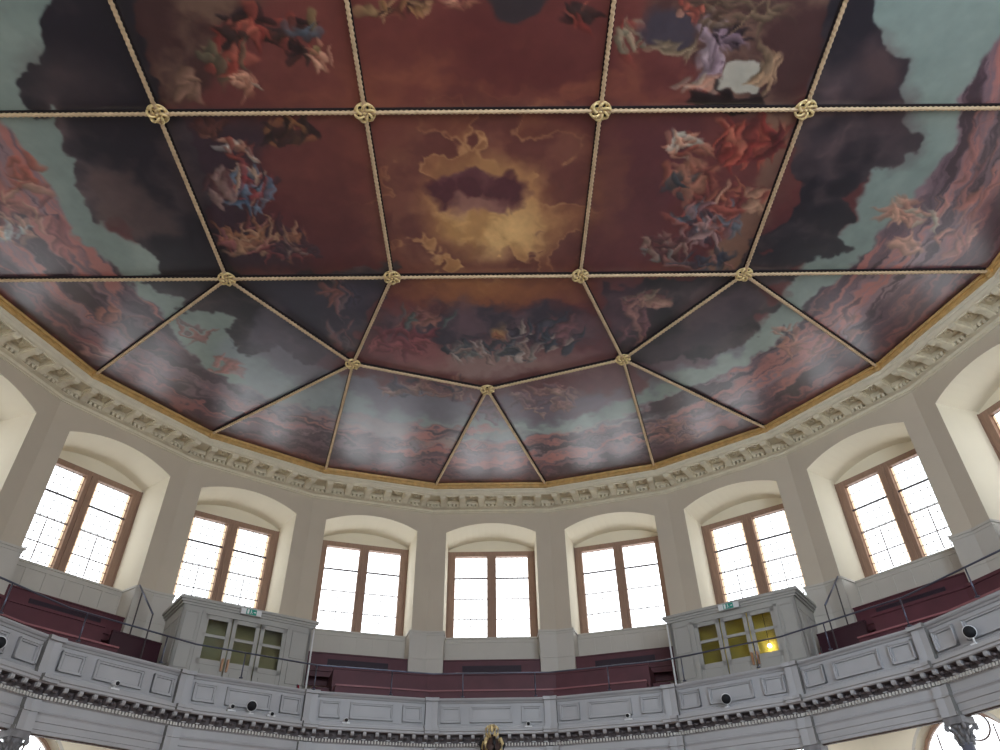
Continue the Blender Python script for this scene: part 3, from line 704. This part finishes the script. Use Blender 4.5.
for a, b_ in wins:
    wn += 1
    w = link('window_%d' % wn, None, None, ((a + b_) / 2, YF, ZC + 1), 0); tag(w, kind='structure')
    f_ = MB(); h = (b_ - a) / 2
    f_.box(-h, -h + .1, -.05, .05, 0, 8.2); f_.box(h - .1, h, -.05, .05, 0, 8.2); f_.box(-.06, .06, -.05, .05, 0, 8.2)
    for z in (0, 2.7, 5.4, 8.1): f_.box(-h, h, -.05, .05, z, z + .1)
    link('window_frame', f_.mesh('window_frame', M['wood']), w)

# ------------------------------------------------------------------ dado panelling round piers and under the windows
dd = MB()
def dado_facet(mb, k):
    t = MB()
    x0, x1 = -HF, HF
    if k == 0: x1 = -YF
    if k == 180: x0 = YF
    bs = bays(k); edges = [x0] + [e for c_ in bs for e in (c_ - 1.33, c_ + 1.33)] + [x1]
    for a, b_ in zip(edges[::2], edges[1::2]):                # pier faces
        t.box(a - (.005 if a == x0 else .035), b_ + (.005 if b_ == x1 else .035), 11.075, 11.13, 4.6, 6.41)
        t.box(a - (.01 if a == x0 else .06), b_ + (.01 if b_ == x1 else .06), 11.04, 11.14, 6.40, 6.45)
        t.box(a - (.005 if a == x0 else .045), b_ + (.005 if b_ == x1 else .045), 11.062, 11.14, 6.34, 6.40)
        t.box(a, b_, 11.06, 11.09, 5.72, 5.745)
    for c_ in bs:
        for s in (-1, 1):                                     # side returns inside the bay
            xa = c_ + s * 1.33
            t.box(min(xa, xa - s * .035), max(xa, xa - s * .035), 11.1, 11.7, 4.6, 6.41); t.box(min(xa, xa - s * .06), max(xa, xa - s * .06), 11.05, 11.7, 6.40, 6.45)
        t.box(c_ - 1.33, c_ + 1.33, 11.66, 11.74, 3.25, 6.41); t.box(c_ - 1.33, c_ + 1.33, 11.61, 11.75, 6.40, 6.445)
        t.box(c_ - 1.33, c_ + 1.33, 11.7, 12.4, 6.38, 6.43)  # sill board
        t.box(c_ - 1.33, c_ + 1.33, 11.64, 11.67, 6.31, 6.40); t.box(c_ - 1.33, c_ + 1.33, 11.64, 11.67, 5.82, 5.92)
        for i in range(7):
            xx = c_ - 1.30 + i * 2.6 / 6; t.box(xx - .035, xx + .035, 11.645, 11.67, 5.9, 6.33)
    addfacet(mb, t, k, 0)
for k in KS + [0, 180]: dado_facet(dd, k)
tag(link('trim_3', dd.mesh('trim_3', M['panel']), None, (0, 0, ZC)), 'stone grey dado panelling below the upper windows', None, None, 'structure')

# ------------------------------------------------------------------ upper gallery: floor slab, entablature, parapet
gal = link('upper_gallery', None, None, (0, 0, ZC)); tag(gal, 'curved grey painted upper gallery with panelled parapet and carved cornice', 'gallery'); gal['off'] = (0, 0, 0)
def gpart(name, mb, mats, kind=None):
    o = part(name, mb, mats, gal)
    if kind: o['kind'] = kind
    return o
sl = MB(); sweep(sl, [(8.3, 3.40), (11.12, 3.40), (11.12, 3.375), (8.4, 3.375)], closed=False); gpart('floor_slab', sl, M['panel'])
en = MB()
sweep(en, [(8.55, 3.42), (8.55, 4.03), (8.12, 4.03), (8.11, 4.0), (8.13, 3.975), (8.16, 3.965), (8.18, 3.935), (8.205, 3.93), (8.205, 3.50), (8.17, 3.48), (8.17, 3.44), (8.14, 3.425), (8.10, 3.415), (8.0, 3.40),
           (7.93, 3.385), (7.93, 3.335), (7.955, 3.32), (7.955, 3.285), (7.98, 3.27)])
gpart('parapet', en, M['grey'])
en = MB()
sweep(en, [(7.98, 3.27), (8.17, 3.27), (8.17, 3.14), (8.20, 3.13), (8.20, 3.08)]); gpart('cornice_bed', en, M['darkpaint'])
en = MB()
sweep(en, [(8.20, 3.08), (8.225, 3.06), (8.225, 2.93), (8.20, 2.915), (8.19, 2.895), (8.205, 2.88), (8.215, 2.86), (8.215, 2.77), (8.235, 2.76), (8.235, 2.66), (8.25, 2.655), (8.25, 2.60), (8.30, 2.60)])
gpart('entablature', en, M['grey'])
# pilaster breaks
HP = 8.2 * math.tan(rad(9))
for a in range(9, 172, 18):
    t = MB()
    for k, s in ((a + 9, 1), (a - 9, -1)):
        if k < 0 or k > 180: continue
        q = MB()
        def bx(x_in, A0, A1, z0, z1):
            h = A0 * math.tan(rad(9)); h2 = A1 * math.tan(rad(9))
            xi = (HP - x_in)
            vs = [(s * xi, A0, z0), (s * h, A0, z0), (s * h2, A1, z0), (s * xi, A1, z0), (s * xi, A0, z1), (s * h, A0, z1), (s * h2, A1, z1), (s * xi, A1, z1)]
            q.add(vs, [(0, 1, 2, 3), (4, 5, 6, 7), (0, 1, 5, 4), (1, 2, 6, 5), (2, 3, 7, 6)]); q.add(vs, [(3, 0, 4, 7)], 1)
        bx(.175, 8.05, 8.3, 3.97, 4.035); bx(.145, 8.12, 8.3, 3.44, 3.97); bx(.165, 8.09, 8.3, 3.415, 3.49); bx(.21, 7.86, 8.1, 3.335, 3.39); bx(.2, 7.89, 8.1, 3.285, 3.335)
        bx(.145, 8.14, 8.3, 2.60, 3.06); bx(.16, 8.11, 8.3, 2.88, 2.92); bx(.155, 8.165, 8.3, 2.6, 2.66)
        addfacet(t, q, k, 0)
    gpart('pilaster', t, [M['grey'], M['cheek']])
# framed panels
def frame_panel(t, x0, x1, z0, z1, A, w=.05, d=.04):
    for (a, b_, c_, e_) in ((x0, x1, z1 - w, z1), (x0, x1, z0, z0 + w), (x0, x0 + w, z0 + w, z1 - w), (x1 - w, x1, z0 + w, z1 - w)): t.box(a, b_, A - d, A + .01, c_, e_)
    for (a, b_, c_, e_) in ((x0, x1, z1 - w * .45, z1), (x0, x1, z0, z0 + w * .45), (x0, x0 + w * .45, z0, z1), (x1 - w * .45, x1, z0, z1)): t.box(a, b_, A - d * 1.7, A + .01, c_, e_)
pans = [(-1.09, -.66), (-.46, .46), (.66, 1.09)]
pm = []
for a, b_ in pans:
    t = MB(); frame_panel(t, a, b_, 3.54, 3.87, 8.205); t.box(a + .07, b_ - .07, 8.195, 8.21, 3.60, 3.81); pm.append(t.mesh('parapet_panel', M['grey']))
for k in KS:
    for me in pm: link('parapet_panel', me, gal, (0, 0, 0), rad(k - 90))
sm = MB()
for k in (0, 180):
    for i in range(3):
        for a, b_ in pans:
            t = MB(); frame_panel(t, a, b_, 3.54, 3.87, 8.205); addfacet(sm, t, k, (1 if k == 0 else -1) * (i * 2.6 + .2))
gpart('side_parapet_panels', sm, M['grey'], 'stuff')
# carved brackets under the cornice
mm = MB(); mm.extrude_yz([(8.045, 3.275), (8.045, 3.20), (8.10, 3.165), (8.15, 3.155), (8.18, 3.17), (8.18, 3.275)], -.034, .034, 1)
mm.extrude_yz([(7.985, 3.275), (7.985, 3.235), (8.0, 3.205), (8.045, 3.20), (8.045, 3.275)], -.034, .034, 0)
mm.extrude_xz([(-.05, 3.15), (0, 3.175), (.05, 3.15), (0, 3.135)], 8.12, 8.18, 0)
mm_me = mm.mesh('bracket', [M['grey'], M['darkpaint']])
lf = MB()
for i in range(4): lf.ball((.11 + .02 * math.cos(i * 1.6), 8.13 - i * .035, 3.215 - .006 * i), .03, .018, .022, 4)
PB = 2 * 8.1 * math.tan(rad(9)) / 10
lv = MB()
for k in KS:
    for i in range(10):
        place(mm_me, 'bracket', k, (i - 4.5) * PB, gal); addfacet(lv, lf, k, (i - 4.5) * PB)
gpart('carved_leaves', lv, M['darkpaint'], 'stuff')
sm = MB()
for k in (0, 180):
    for i in range(1, 36): addfacet(sm, mm, k, (1 if k == 0 else -1) * (i * PB - 1.2))
gpart('side_brackets', sm, [M['grey'], M['darkpaint']], 'stuff')
dn = MB(); dentils(dn, 8.14, 8.2, 3.08, 3.135, .062, .036); gpart('dentil_row', dn, M['dentil'], 'stuff')
# radial joists below the slab and a fascia board
for a in range(9, 172, 18):
    t = MB().box(-.07, .07, 8.5, 11.1, 3.22, 3.375); o = part('joist', t, M['beam'], gal); o.rotation_euler = (0, 0, rad(a - 90))
bb = MB(); sweep(bb, [(8.30, 2.60), (8.30, 2.585), (8.38, 2.585), (8.38, 3.38)]); gpart('beam_lining', bb, M['beam'])

# ------------------------------------------------------------------ columns
def column(a, label):
    R = 8.42
    e = link('column', None, None, (R * math.cos(rad(a)), R * math.sin(rad(a)), 0), rad(a - 90)); tag(e, label, 'column', 'columns under the upper gallery'); e['off'] = (0, 0, 0)
    H = 2.56 + ZC
    part('base', MB().lathe((0, 0, 0), [(.22, 0), (.22, .1), (.19, .12), (.2, .17), (.17, .2), (.16, .24)], 24), M['capital'], e)
    part('shaft', MB().lathe((0, 0, .24), [(.115, 0), (.115, 1.3), (.095, H - .24 - .36), (.125, H - .24 - .34)], 24), M['marble'], e)
    c_ = MB(); c_.lathe((0, 0, H - .36), [(.115, 0), (.11, .08), (.125, .22), (.17, .3)], 20)
    for rowi, (n, h, r0, r1) in enumerate(((8, .0, .115, .185), (8, .11, .125, .215))):
        for i in range(n):
            t = 2 * PI * (i + rowi * .5) / n; d = Vector((math.cos(t), math.sin(t), 0)); z0 = H - .36 + h
            c_.tube([d * r0 + Vector((0, 0, z0)), d * (r0 + .015) + Vector((0, 0, z0 + .08)), d * (r1 - .01) + Vector((0, 0, z0 + .13)), d * r1 + Vector((0, 0, z0 + .09))], [.03, .036, .026, .01], 6)
    for sx in (-1, 1):
        for sy in (-1, 1):
            c_.lathe((sx * .175, sy * .175, H - .11), [(.04, -.025), (.05, 0), (.04, .025)], 12, 0, (sx, -sy, 0))
    c_.box(-.19, .19, -.19, .19, H - .05, H + .04)
    c_.box(-.2, .2, -.2, .2, H - .07, H - .05)
    c_.v = [(x * .84, y * .84, z) for x, y, z in c_.v]
    part('capital', c_, M['capital'], e)
column(153, 'grey column with carved capital below the gallery at the left')
column(27, 'grey column with carved capital below the gallery at the right, before the roundel window')
column(45, 'grey column whose capital just meets the lower picture edge, right of the right lobby')
column(135, 'grey column below the gallery at the lower picture edge, left of the left lobby')
for a in (63, 81, 99, 117): column(a, 'grey column under the middle stretch of the curved gallery, between the two door lobbies')
for a in (9, 171): column(a, 'grey column under the gallery where the curved end meets the straight side wall')

# ------------------------------------------------------------------ railing on the parapet
rl = link('gallery_railing', None, None, (0, 0, ZC)); tag(rl, 'slim steel handrail on posts along the curved gallery parapet', 'railing'); rl['off'] = (0, 0, 0)
def rpt(a):                                                  # point on the railing line
    if a < 9 or a > 171: return None
    k = round((a) / 18) * 18; A = 8.03; return A / math.cos(rad(a - k))
pts = [(8.03, YF + .3, 4.52)] + [(rpt(a) * math.cos(rad(a)), rpt(a) * math.sin(rad(a)), 4.52) for a in np.arange(9, 171.01, 1.5)] + [(-8.03, YF + .3, 4.52)]
part('handrail', MB().tube(pts, .017, 8), M['steel'], rl)
for a in (17.3, 27.4, 38.3, 49, 60.2, 71.6, 83.1, 94.4, 105.5, 117, 128, 139.5, 150.8, 161.6):
    r_ = rpt(a); x, y = pol(r_, a)
    part('post', MB().tube([(x, y, 4.03), (x, y, 4.51)], .013, 8).tube([(x, y, 4.03), (x, y, 4.045)], .04, 10), M['steel'], rl)

# ------------------------------------------------------------------ stepped seating
def seat_block(label, kx, segs_):
    e = link('tiered_seating', None, None, (0, 0, ZC)); tag(e, label, 'seating', 'stepped maroon seating in the gallery'); e['off'] = (0, 0, 0)
    lo = MB(); up = MB(); no = MB(); bd = MB()
    for k, x0f, x1f in segs_:
        def bx(dst, A0, A1, z0, z1):
            c_ = []
            for A in (A0, A1):
                h = A * math.tan(rad(9)); c_.append((x0f if x0f is not None else -h, x1f if x1f is not None else h))
            vs = [(c_[0][0], A0, z0), (c_[0][1], A0, z0), (c_[1][1], A1, z0), (c_[1][0], A1, z0), (c_[0][0], A0, z1), (c_[0][1], A0, z1), (c_[1][1], A1, z1), (c_[1][0], A1, z1)]
            q = MB().add(vs, [(0, 1, 2, 3), (4, 5, 6, 7), (0, 1, 5, 4), (1, 2, 6, 5), (2, 3, 7, 6), (3, 0, 4, 7)]); addfacet(dst, q, k, 0)
        bx(lo, 9.2, 11.1, 3.4, 4.43); bx(no, 9.16, 9.55, 4.43, 4.465)
        bx(up, 9.98, 11.08, 4.43, 5.02); bx(bd, 9.95, 10.02, 5.0, 5.06)
        bx(lo, 9.86, 9.98, 4.43, 4.6)
    part('lower_tier', lo, M['maroon'], e); part('upper_tier', up, M['maroon'], e); part('lower_nosing', no, M['maroonl'], e); part('top_board', bd, M['maroon'], e)
seat_block('maroon stepped seating between the two grey door lobbies', 0, [(108, -.72, None), (90, None, None), (72, None, .72)])
seat_block('maroon stepped seating left of the left grey door lobby', 0, [(144, None, .35), (162, None, None), (180, -9, None)])
seat_block('maroon stepped seating right of the right grey door lobby', 0, [(36, -.35, None), (18, None, None), (0, None, 9)])
# steps beside the lobbies
def steps(k, x0, x1, label):
    e = thing('gallery_steps', k, (x0 + x1) / 2, 9.5, 3.4, label, 'steps', 'short flights of maroon steps')
    for i in range(5):
        A0 = 9.15 + i * .26; z1 = 3.66 + i * .24
        part('step', MB().box(x0, x1, A0, 10.3 if i >= 4 else A0 + .27, 3.4, z1).box(x0, x1, A0 - .015, A0, z1 - .03, z1), M['maroon'], e)
steps(108, -1.16, -.74, 'maroon steps beside the left grey door lobby, toward the centre')
steps(72, .74, 1.16, 'maroon steps beside the right grey door lobby, toward the centre')
def riser_panel(k, x0, x1, A):
    e = [o for o in bpy.data.objects if o.name.startswith('gallery_steps')][-1]
    part('shaded_riser_panel', MB().box(x0, x1, A, A + .06, 3.4, 5.08).box(x0, x1, A - .02, A + .08, 5.08, 5.12), M['maroon_shaded'], e)  # added panel for the top risers, their shade painted as darker maroon
steps(144, .37, 1.42, 'maroon steps on the outer side of the left grey door lobby')
riser_panel(144, .70, 1.85, 10.32)
steps(36, -1.42, -.37, 'maroon steps on the outer side of the right grey door lobby')
riser_panel(36, -1.85, -.70, 10.32)
# benches in the window bays
names = {162: 'second window from the far left', 144: 'window left of the left door lobby', 108: 'window just left of the central one', 90: 'central window', 72: 'window just right of the central one', 36: 'window right of the right door lobby', 18: 'last window at the right edge'}
for k in names:
    e = thing('bay_bench', k, 0, 11.4, 5.02, 'maroon bench with dark grille below the ' + names[k], 'bench', 'benches in the window bays')
    part('backboard', MB().box(-1.29, 1.29, 11.17, 11.22, 4.9, 5.68).box(-1.29, 1.29, 11.14, 11.24, 5.68, 5.71), M['maroon'], e)
    part('seat', MB().box(-1.29, 1.29, 10.8, 11.17, 5.16, 5.2).box(-1.29, 1.29, 10.84, 10.88, 5.04, 5.16), M['maroon'], e)
    gm = MB().box(-.78, .78, 11.155, 11.175, 5.38, 5.56)
    for i in range(7): gm.box(-.78, .78, 11.145, 11.16, 5.39 + i * .024, 5.40 + i * .024)
    part('grille', gm, M['grille'], e)

# ------------------------------------------------------------------ door lobbies
def lobby(k, s, side_txt, lit):
    """s = +1: mirrored copy on the right"""
    e = thing('door_lobby', k, 0, 10.4, 3.4, 'grey panelled door lobby with glazed double doors on the %s side of the gallery' % side_txt, 'lobby', 'grey door lobbies')
    def B(t, x0, x1, A0, A1, z0, z1, mi=0):
        a, b_ = (x0, x1) if s < 0 else (-x1, -x0)
        t.box(a, b_, A0, A1, z0, z1, mi)
    XL, XR, AF, ZT = -1.33, 1.70, 9.68, 5.84
    w = MB()
    B(w, XL, XL + .07, AF, 11.08, 3.4, ZT); B(w, XR - .07, XR, AF, 11.08, 3.4, ZT)       # side walls
    B(w, XL, -.88, AF, AF + .07, 3.4, ZT); B(w, 1.16, XR, AF, AF + .07, 3.4, ZT); B(w, -.88, 1.16, AF, AF + .07, 5.70, ZT)
    for (a, b_) in ((XL + .07, -.95), (1.23, XR - .07)):
        for (z0, z1) in ((3.5, 4.45), (4.5, 5.02), (5.07, 5.70)):
            q = MB(); frame_panel(q, *((a, b_) if s < 0 else (-b_, -a)), z0, z1, AF, .03, .012); w.v += q.v and [] ; o_ = len(w.v); w.v += q.v; w.f += [tuple(i + o_ for i in f) for f in q.f]; w.m += q.m; w.s += q.s
    B(w, -.90, -.82, AF - .02, AF + .03, 3.4, 5.74); B(w, 1.10, 1.18, AF - .02, AF + .03, 3.4, 5.74); B(w, -.9, 1.18, AF - .02, AF + .03, 5.69, 5.75)
    for (a, b_) in ((9.8, 10.35), (10.45, 11.0)):                                        # panels on the flank
        for (z0, z1) in ((3.6, 4.5), (4.6, 5.6)):
            B(w, XL - .012, XL, a, b_, z0, z0 + .03); B(w, XL - .012, XL, a, b_, z1 - .03, z1); B(w, XL - .012, XL, a, a + .03, z0, z1); B(w, XL - .012, XL, b_ - .03, b_, z0, z1)
    part('lobby_walls', w, M['cabin'], e)
    r = MB(); B(r, XL - .12, XR + .12, AF - .10, 11.08, 5.92, 5.98); B(r, XL - .08, XR + .08, AF - .06, 11.08, 5.87, 5.92); B(r, XL - .04, XR + .04, AF - .03, 11.08, 5.82, 5.87)
    part('lobby_roof', r, M['cabin'], e)
    leafs = [(-.82, -.20), (-.17, .45), (.48, 1.10)]
    for i, (a, b_) in enumerate(leafs):
        d = MB(); A0, A1 = AF + .01, AF + .05
        B(d, a, a + .09, A0, A1, 3.42, 5.69); B(d, b_ - .09, b_, A0, A1, 3.42, 5.69)
        B(d, a, b_, A0, A1, 5.60, 5.69); B(d, a, b_, A0, A1, 5.22, 5.28); B(d, a, b_, A0, A1, 4.64, 4.75); B(d, a, b_, A0 + .01, A1, 3.42, 4.64)
        B(d, a + .13, b_ - .13, A0 - .005, A0 + .02, 3.6, 4.54)
        if i < 2: pass
        do = part('door', d, M['cabin'], e)
        g_ = MB(); B(g_, a + .085, b_ - .085, AF + .028, AF + .034, 4.74, 5.61)
        gp = link('glass', g_.mesh('glass', M['doorglass'], (0, 10.4, 3.4)), do)
        if i in (0, 1):
            xh = b_ - .045 if i == 0 else a + .045
            hd = MB(); B(hd, xh - .02, xh + .02, AF - .02, AF + .01, 4.54, 4.80); B(hd, xh - .012, xh + .012, AF - .05, AF - .02, 4.56, 4.59); B(hd, xh - .012, xh + .012, AF - .05, AF - .02, 4.75, 4.78); B(hd, xh - .015, xh + .015, AF - .065, AF - .045, 4.54, 4.80)
            ho = link('door_handle', hd.mesh('door_handle', M['brass'], (0, 10.4, 3.4)), do); ho['label'] = 'brass pull handle'
    ib = MB(); B(ib, XL + .08, XR - .08, AF + .45, AF + .49, 3.4, 5.80); B(ib, XL + .08, XR - .08, AF + .1, AF + .45, 5.74, 5.78)
    part('inner_wall', ib, M['olive_lit'] if lit else M['olive'], e)
    # exit sign hung on the roof moulding
    x0 = -.13 if s > 0 else .13
    sg = thing('exit_sign', k, x0, AF - .16, 5.80, 'green and white running man exit sign over the %s lobby doors' % side_txt, 'sign', 'exit signs')
    part('housing', MB().box(x0 - .24, x0 + .24, AF - .16, AF - .10, 5.80, 5.93), M['white'], sg)
    part('green_plate', MB().box(x0 - .12, x0 + .12, AF - .168, AF - .16, 5.805, 5.925), M['green'], sg)
    ic = MB(); Ai, Aj = AF - .173, AF - .168
    ic.box(x0 - .10, x0 - .055, Ai, Aj, 5.815, 5.915)                                    # doorway
    ic.lathe((x0 - .01, Aj, 5.905), [(.011, -.005), (.011, 0)], 10, 0, (0, 1, 0))
    ic.extrude_xz([(x0 - .025, 5.89), (x0 + .0, 5.892), (x0 + .006, 5.86), (x0 - .012, 5.856)], Ai, Aj)
    ic.extrude_xz([(x0 - .012, 5.86), (x0 + .004, 5.86), (x0 - .022, 5.818), (x0 - .034, 5.822)], Ai, Aj); ic.extrude_xz([(x0 - .004, 5.862), (x0 + .008, 5.858), (x0 + .03, 5.83), (x0 + .02, 5.825)], Ai, Aj)
    ic.extrude_xz([(x0 + .05, 5.872), (x0 + .08, 5.872), (x0 + .08, 5.888), (x0 + .108, 5.864), (x0 + .08, 5.840), (x0 + .08, 5.856), (x0 + .05, 5.856)], Ai, Aj)
    part('pictogram', ic, M['white'], sg)
    # white pipe at the inner corner
    xp = (XR + .05) * (1 if s < 0 else -1)
    pp = facet_obj('corner_pipe', MB().tube([(xp, AF - .02, 3.4), (xp, AF - .02, 5.80)], .022, 8), M['white'], k)
    tag(pp, 'thin white vertical pipe at the inner corner of the %s door lobby' % side_txt, 'pipe', 'white corner pipes')
    if lit:
        lb = thing('wall_lamp', k, .45, AF + .36, 5.4, 'small glowing warm lamp behind the right lobby door glass', 'lamp')
        em = bpy.data.materials.new('lamp_glow'); em.use_nodes = True; n_ = em.node_tree.nodes['Principled BSDF']; n_.inputs['Emission Color'].default_value = (1, .85, .55, 1); n_.inputs['Emission Strength'].default_value = 40
        part('bulb', MB().ball((.45, AF + .36, 4.98), .045, .045, .045, 8), em, lb); part('cord', MB().tube([(.45, AF + .36, 5.0), (.45, AF + .36, 5.74)], .006, 6), M['iron'], lb)
lobby(126, -1, 'left', False)
lobby(54, 1, 'right', True)

# stair handrails from the dado beside each lobby
def stair_rail(sgn, label):
    def Q(a, R, z): a = 90 + sgn * (a - 90); x, y = pol(R, a); return (x, y, z + ZC)
    e = link('stair_handrail', None, None, Q(136, 9.7, 3.4)); tag(e, label, 'handrail', 'diagonal stair handrails')
    o_ = Vector(Q(136, 9.7, 3.4)); e['off'] = tuple(o_)
    part('rail', MB().tube([Q(137.0, 11.15, 6.47), Q(136.2, 10.3, 5.62)], .02, 8), M['steel'], e)
    for (R, z, a) in ((10.95, 6.26, 136.85), (10.3, 5.62, 136.2)): part('post', MB().tube([Q(a, R, 3.5), Q(a, R, z)], .016, 8), M['iron'], e)
stair_rail(1, 'steel stair handrail between pier and left door lobby')
stair_rail(-1, 'steel stair handrail between pier and right door lobby')

# ------------------------------------------------------------------ cameras and spotlights on the cornice ledge
def cctv(k, x, z, label):
    e = thing('surveillance_camera', k, x, 8.0, 3.405, label, 'camera', 'small white cameras on the gallery ledge')
    part('foot', MB().box(x - .08, x + .08, 7.96, 8.06, 3.40, 3.43).tube([(x, 8.02, 3.42), (x, 8.02, z)], .014, 8), M['white'], e)
    part('body', MB().lathe((x, 8.06, z), [(.038, -.13), (.046, -.12), (.048, 0), (.038, .03)], 14, 0, (0, 1, .15)), M['white'], e)
    part('lens', MB().lathe((x, 8.06 - .117, z - .0176), [(.034, -.02), (.036, 0)], 14, 0, (0, 1, .15)), M['lens'], e)
def spot(k, x, z, label, tilt=0.0):
    e = thing('spotlight', k, x, 8.02, 3.405, label, 'spotlight', 'white cylindrical spotlights on the gallery ledge')
    part('foot', MB().box(x - .05, x + .05, 7.97, 8.07, 3.40, 3.42).tube([(x, 8.02, 3.42), (x, 8.02, z - .05)], .015, 8), M['white'], e)
    ax = (tilt, 1, .35)
    part('housing', MB().lathe((x, 8.0, z), [(.085, -.02), (.1, -.02), (.1, .08), (.085, .1), (.07, .2), (.03, .22)], 24, 0, ax), M['white'], e)
    part('lens', MB().lathe((x, 8.0, z), [(.088, -.03), (.09, -.015)], 24, 0, ax), M['lens'], e)
cctv(144, -.11, 3.52, 'small white camera on the ledge under the parapet left of the left lobby')
cctv(126, -.36, 3.50, 'small white camera left of the spotlight below the left lobby')
cctv(126, .44, 3.46, 'small dark camera right of the spotlight below the left lobby')
cctv(108, -.54, 3.48, 'small white camera below the first parapet bay right of the left lobby')
cctv(90, .79, 3.48, 'small white camera on the ledge just right of the gilded finial')
cctv(72, .39, 3.50, 'small white camera on the ledge left of the right lobby')
spot(126, .03, 3.55, 'spotlight with round black face below the left lobby doors', .3)
spot(54, -.06, 3.56, 'white spotlight with black face below the right lobby doors', -.35)
spot(18, -.25, 3.60, 'white spotlight with black face near the right edge of the picture', -.75)
spot(162, .21, 3.62, 'spotlight with black face cut by the left picture edge', .75)

# red rope ends
def tassel(sgn, label):
    a = 90 + sgn * 27.6
    x, y = pol(9.3, a) if sgn > 0 else pol(9.3, a)
    e = link('rope_barrier', None, None, (x, y, 3.4 + ZC)); tag(e, label, 'rope', 'crimson rope barriers'); e['off'] = (0, 0, 0)
    part('hook_post', MB().tube([(0, 0, 0), (0, 0, 1.0)], .015, 8), M['steel'], e)
    part('rope', MB().tube([(.02, 0, .98), (.06, .02, .75), (.1, .0, .6), (.12, 0, .85), (.14, .02, .6), (.17, 0, .3)], .022, 8), M['red'], e)
tassel(1, 'crimson barrier rope hanging by the left lobby on its centre side')
def tassel2():
    x, y = pol(9.35, 43.6); e = link('rope_barrier', None, None, (x, y, 3.4 + ZC)); tag(e, 'crimson barrier rope hanging at the outer foot of the right lobby', 'rope', 'crimson rope barriers'); e['off'] = (0, 0, 0)
    part('hook_post', MB().tube([(0, 0, 0), (0, 0, 1.1)], .015, 8), M['iron'], e)
    part('rope', MB().tube([(-.16, 0, .7), (-.12, .02, .95), (-.08, .0, .7), (-.04, 0, .98), (0, .02, .75), (.05, 0, .9)], .022, 8), M['red'], e)
tassel2()

# ------------------------------------------------------------------ gilded finial rising in front of the gallery centre
fn = thing('gilded_finial', 90, .02, 7.5, -ZC, 'black and gold crown-like scrolled finial in front of the gallery centre', 'finial'); FX, FA = .02, 7.5
fo = tuple(fn['off'])
part('staff', MB().lathe((FX, FA, -ZC), [(.5, 0), (.5, .3), (.3, .4), (.06, .5), (.06, 4.2), (.16, 4.24), (.16, 4.32), (.07, 4.36)], 20), M['beam'], fn)
part('urn', MB().lathe((FX, FA, 2.72), [(.06, 0), (.15, .06), (.19, .16), (.18, .26), (.12, .34), (.06, .38), (.05, .44)], 20), M['beam'], fn)
for i in range(8):
    t = 2 * PI * i / 8 + .2; d = Vector((math.cos(t), math.sin(t), 0)); c0 = Vector((FX, FA, 0)); Z = lambda z: Vector((0, 0, z))
    part('leaf_scroll', MB().tube([c0 + d * .12 + Z(2.78), c0 + d * .22 + Z(2.86), c0 + d * .25 + Z(2.98), c0 + d * .21 + Z(3.08), c0 + d * .16 + Z(3.06), c0 + d * .18 + Z(3.0)], [.02, .03, .034, .03, .022, .014], 8), M['boss'] if i % 2 else M['black'], fn)
for i in range(6):
    t = 2 * PI * i / 6; d = Vector((math.cos(t), math.sin(t), 0))
    part('petal', MB().tube([c0 + d * .05 + Z(3.1), c0 + d * .12 + Z(3.18), c0 + d * .125 + Z(3.28), c0 + d * .08 + Z(3.34), c0 + d * .05 + Z(3.31)], [.018, .026, .024, .018, .01], 8), M['boss'], fn)
part('bud', MB().ball((FX, FA, 3.29), .035, .035, .085, 8), M['boss'], fn)

# ------------------------------------------------------------------ light
SKY = 5.5
wd = bpy.data.worlds.new('world'); scn.world = wd; wd.use_nodes = True
bg = wd.node_tree.nodes['Background']; bg.inputs[0].default_value = (.93, .97, 1.0, 1); bg.inputs[1].default_value = SKY
def area(name, loc, rz, sx, sy, power, color=(1, 1, 1), portal=False, rx=90):
    l = bpy.data.lights.new(name, 'AREA'); l.shape = 'RECTANGLE'; l.size = sx; l.size_y = sy; l.energy = power; l.color = color
    l.cycles.is_portal = portal
    o = bpy.data.objects.new(name, l); COL.objects.link(o); o.location = loc; o.rotation_euler = (rad(rx), 0, rz); return o
for k in [162, 144, 126, 108, 90, 72, 54, 36, 18, 0, 180]:
    for xc in bays(k):
        area('window_portal', F(k, xc, 12.6, 7.85), rad(k - 90), 2.5, 2.7, 1, portal=True, rx=-90)
        area('window_portal', F(k, xc, 11.7, 1.7), rad(k - 90), 1.9, 3.1, 1, portal=True, rx=-90)
for (a, b_), pw, cl in zip(wins, (20, 30, 450, 1000), ((1, .97, .92), (1, .97, .92), (.76, .88, 1), (.62, .80, 1))):
    area('front_window_daylight', ((a + b_) / 2, YF - .3, ZC + 5.1), 0, 2.6, 8.2, pw, cl, rx=90)
for k in KS:
    area('under_gallery_fill', F(k, 0, 9.4, 3.3), rad(k - 90), 1.2, .3, 50, (.94, .97, 1), rx=25)  # added fill lights without fixtures, brightening the wall below the gallery
scn.view_settings.view_transform = 'Standard'; scn.view_settings.look = 'None'; scn.view_settings.gamma = 1; scn.view_settings.use_curve_mapping = False
scn.view_settings.exposure = -0.55
scn.cycles.use_denoising = True
scn.cycles.max_bounces = 8; scn.cycles.diffuse_bounces = 5; scn.cycles.transparent_max_bounces = 12
for o in bpy.data.objects:
    if 'off' in o.keys(): del o['off']
